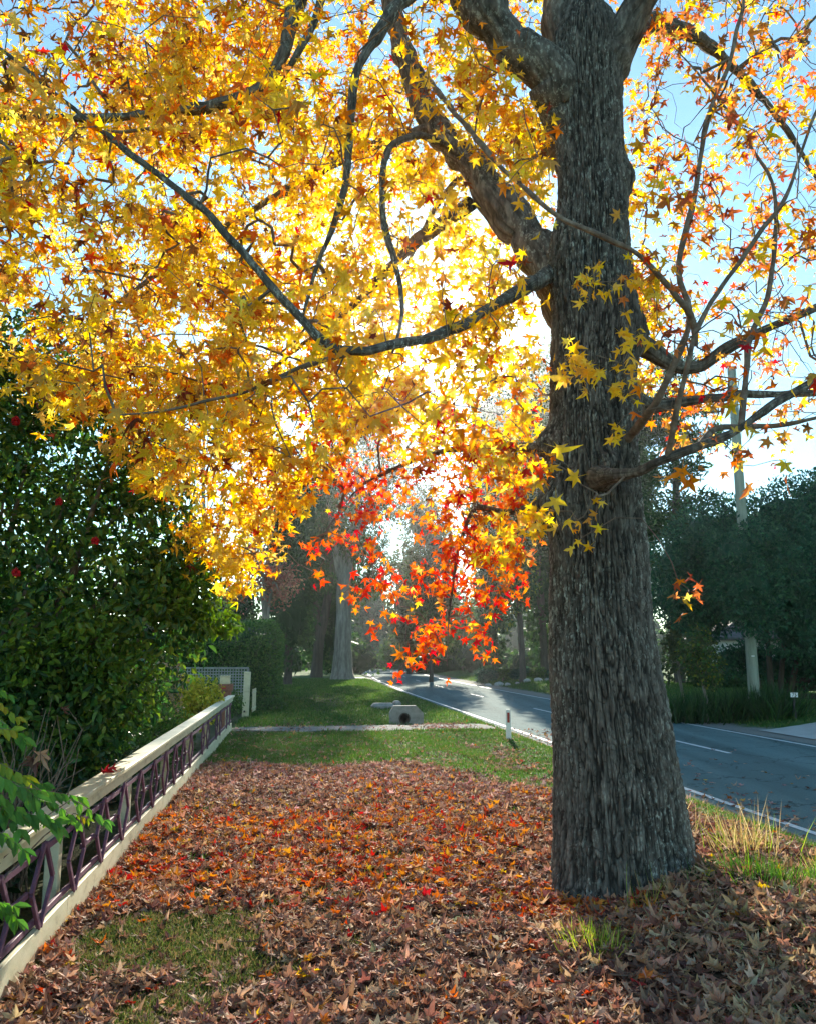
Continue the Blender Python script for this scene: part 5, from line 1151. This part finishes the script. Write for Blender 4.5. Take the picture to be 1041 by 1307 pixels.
# ================================================================== LIGHT, AIR, CAMERA
HAZE = .00038
SUN_EL, SUN_AZ = math.radians(22.0), math.radians(1.2)          # ahead of the camera, a little right of the view axis
w = bpy.data.worlds.new('World'); sc.world = w; w.use_nodes = True; nt = w.node_tree
bg = nt.nodes['Background']; sky = nt.nodes.new('ShaderNodeTexSky'); sky.sky_type = 'NISHITA'; sky.sun_disc = False
sky.sun_elevation = SUN_EL; sky.sun_rotation = SUN_AZ; sky.air_density = 1.0; sky.dust_density = .1; sky.ozone_density = 1.0
tn = nt.nodes.new('ShaderNodeMix'); tn.data_type = 'RGBA'; tn.blend_type = 'MULTIPLY'; tn.inputs[0].default_value = 1; tn.inputs[7].default_value = (.80, 1.04, 1.02, 1)
nt.links.new(sky.outputs[0], tn.inputs[6]); nt.links.new(tn.outputs[2], bg.inputs[0]); bg.inputs[1].default_value = .095
ld_ = bpy.data.lights.new('sun', 'SUN'); ld_.energy = 4.6; ld_.angle = math.radians(.55); ld_.color = (1, .92, .76)
so = bpy.data.objects.new('sun', ld_); COL.objects.link(so)
so.rotation_euler = (math.radians(90) - SUN_EL, 0, math.pi - SUN_AZ)
so.location = (3, 40, 30)
from mathutils import Vector
dv = Vector((math.sin(SUN_AZ) * math.cos(SUN_EL), math.cos(SUN_AZ) * math.cos(SUN_EL), math.sin(SUN_EL)))
so.rotation_euler = dv.to_track_quat('Z', 'Y').to_euler()

hm = bpy.data.materials.new('glow_haze'); hm.use_nodes = True; nt = hm.node_tree; nt.nodes.clear()  # air volume added for the glow around the sun
ho = nt.nodes.new('ShaderNodeOutputMaterial'); pv = nt.nodes.new('ShaderNodeVolumePrincipled')
pv.inputs['Color'].default_value = (.90, .94, 1, 1); pv.inputs['Density'].default_value = HAZE; pv.inputs['Anisotropy'].default_value = .90
nt.links.new(pv.outputs[0], ho.inputs['Volume'])
zlo = float(zz.min()) - 1.0; xl, xh, yl, yh = gx.min() - 2, gx.max() + 2, gy.min() - 2, gy.max() + 2
hb = MB(); hz_ = 26.0
hb.box(((xl + xh) / 2, (yl + yh) / 2, (zlo + hz_) / 2), (xh - xl, yh - yl, hz_ - zlo), bev=.01)
tag(hb.build('haze', hm), 'thin haze added for sun glow filling the air along the street', 'haze', kind='stuff')

cam = bpy.data.cameras.new('camera'); cam.sensor_fit = 'VERTICAL'; cam.sensor_height = 24; cam.lens = 24 * FPX / 1307
cam.clip_start = .05; cam.clip_end = 5000
co = bpy.data.objects.new('camera', cam); COL.objects.link(co); co.location = (0, 0, CAMH); co.rotation_euler = (math.radians(90) + PITCH, 0, 0)
sc.camera = co
sc.view_settings.view_transform = 'Standard'; sc.view_settings.look = 'None'; sc.view_settings.gamma = 1; sc.view_settings.exposure = 1.5
sc.render.engine = 'CYCLES'; c = sc.cycles
c.max_bounces = 8; c.diffuse_bounces = 4; c.glossy_bounces = 2; c.transmission_bounces = 5; c.transparent_max_bounces = 8; c.volume_bounces = 0
c.caustics_reflective = False; c.caustics_refractive = False; c.sample_clamp_indirect = 6; c.use_denoising = True
c.use_adaptive_sampling = True; c.adaptive_threshold = .015
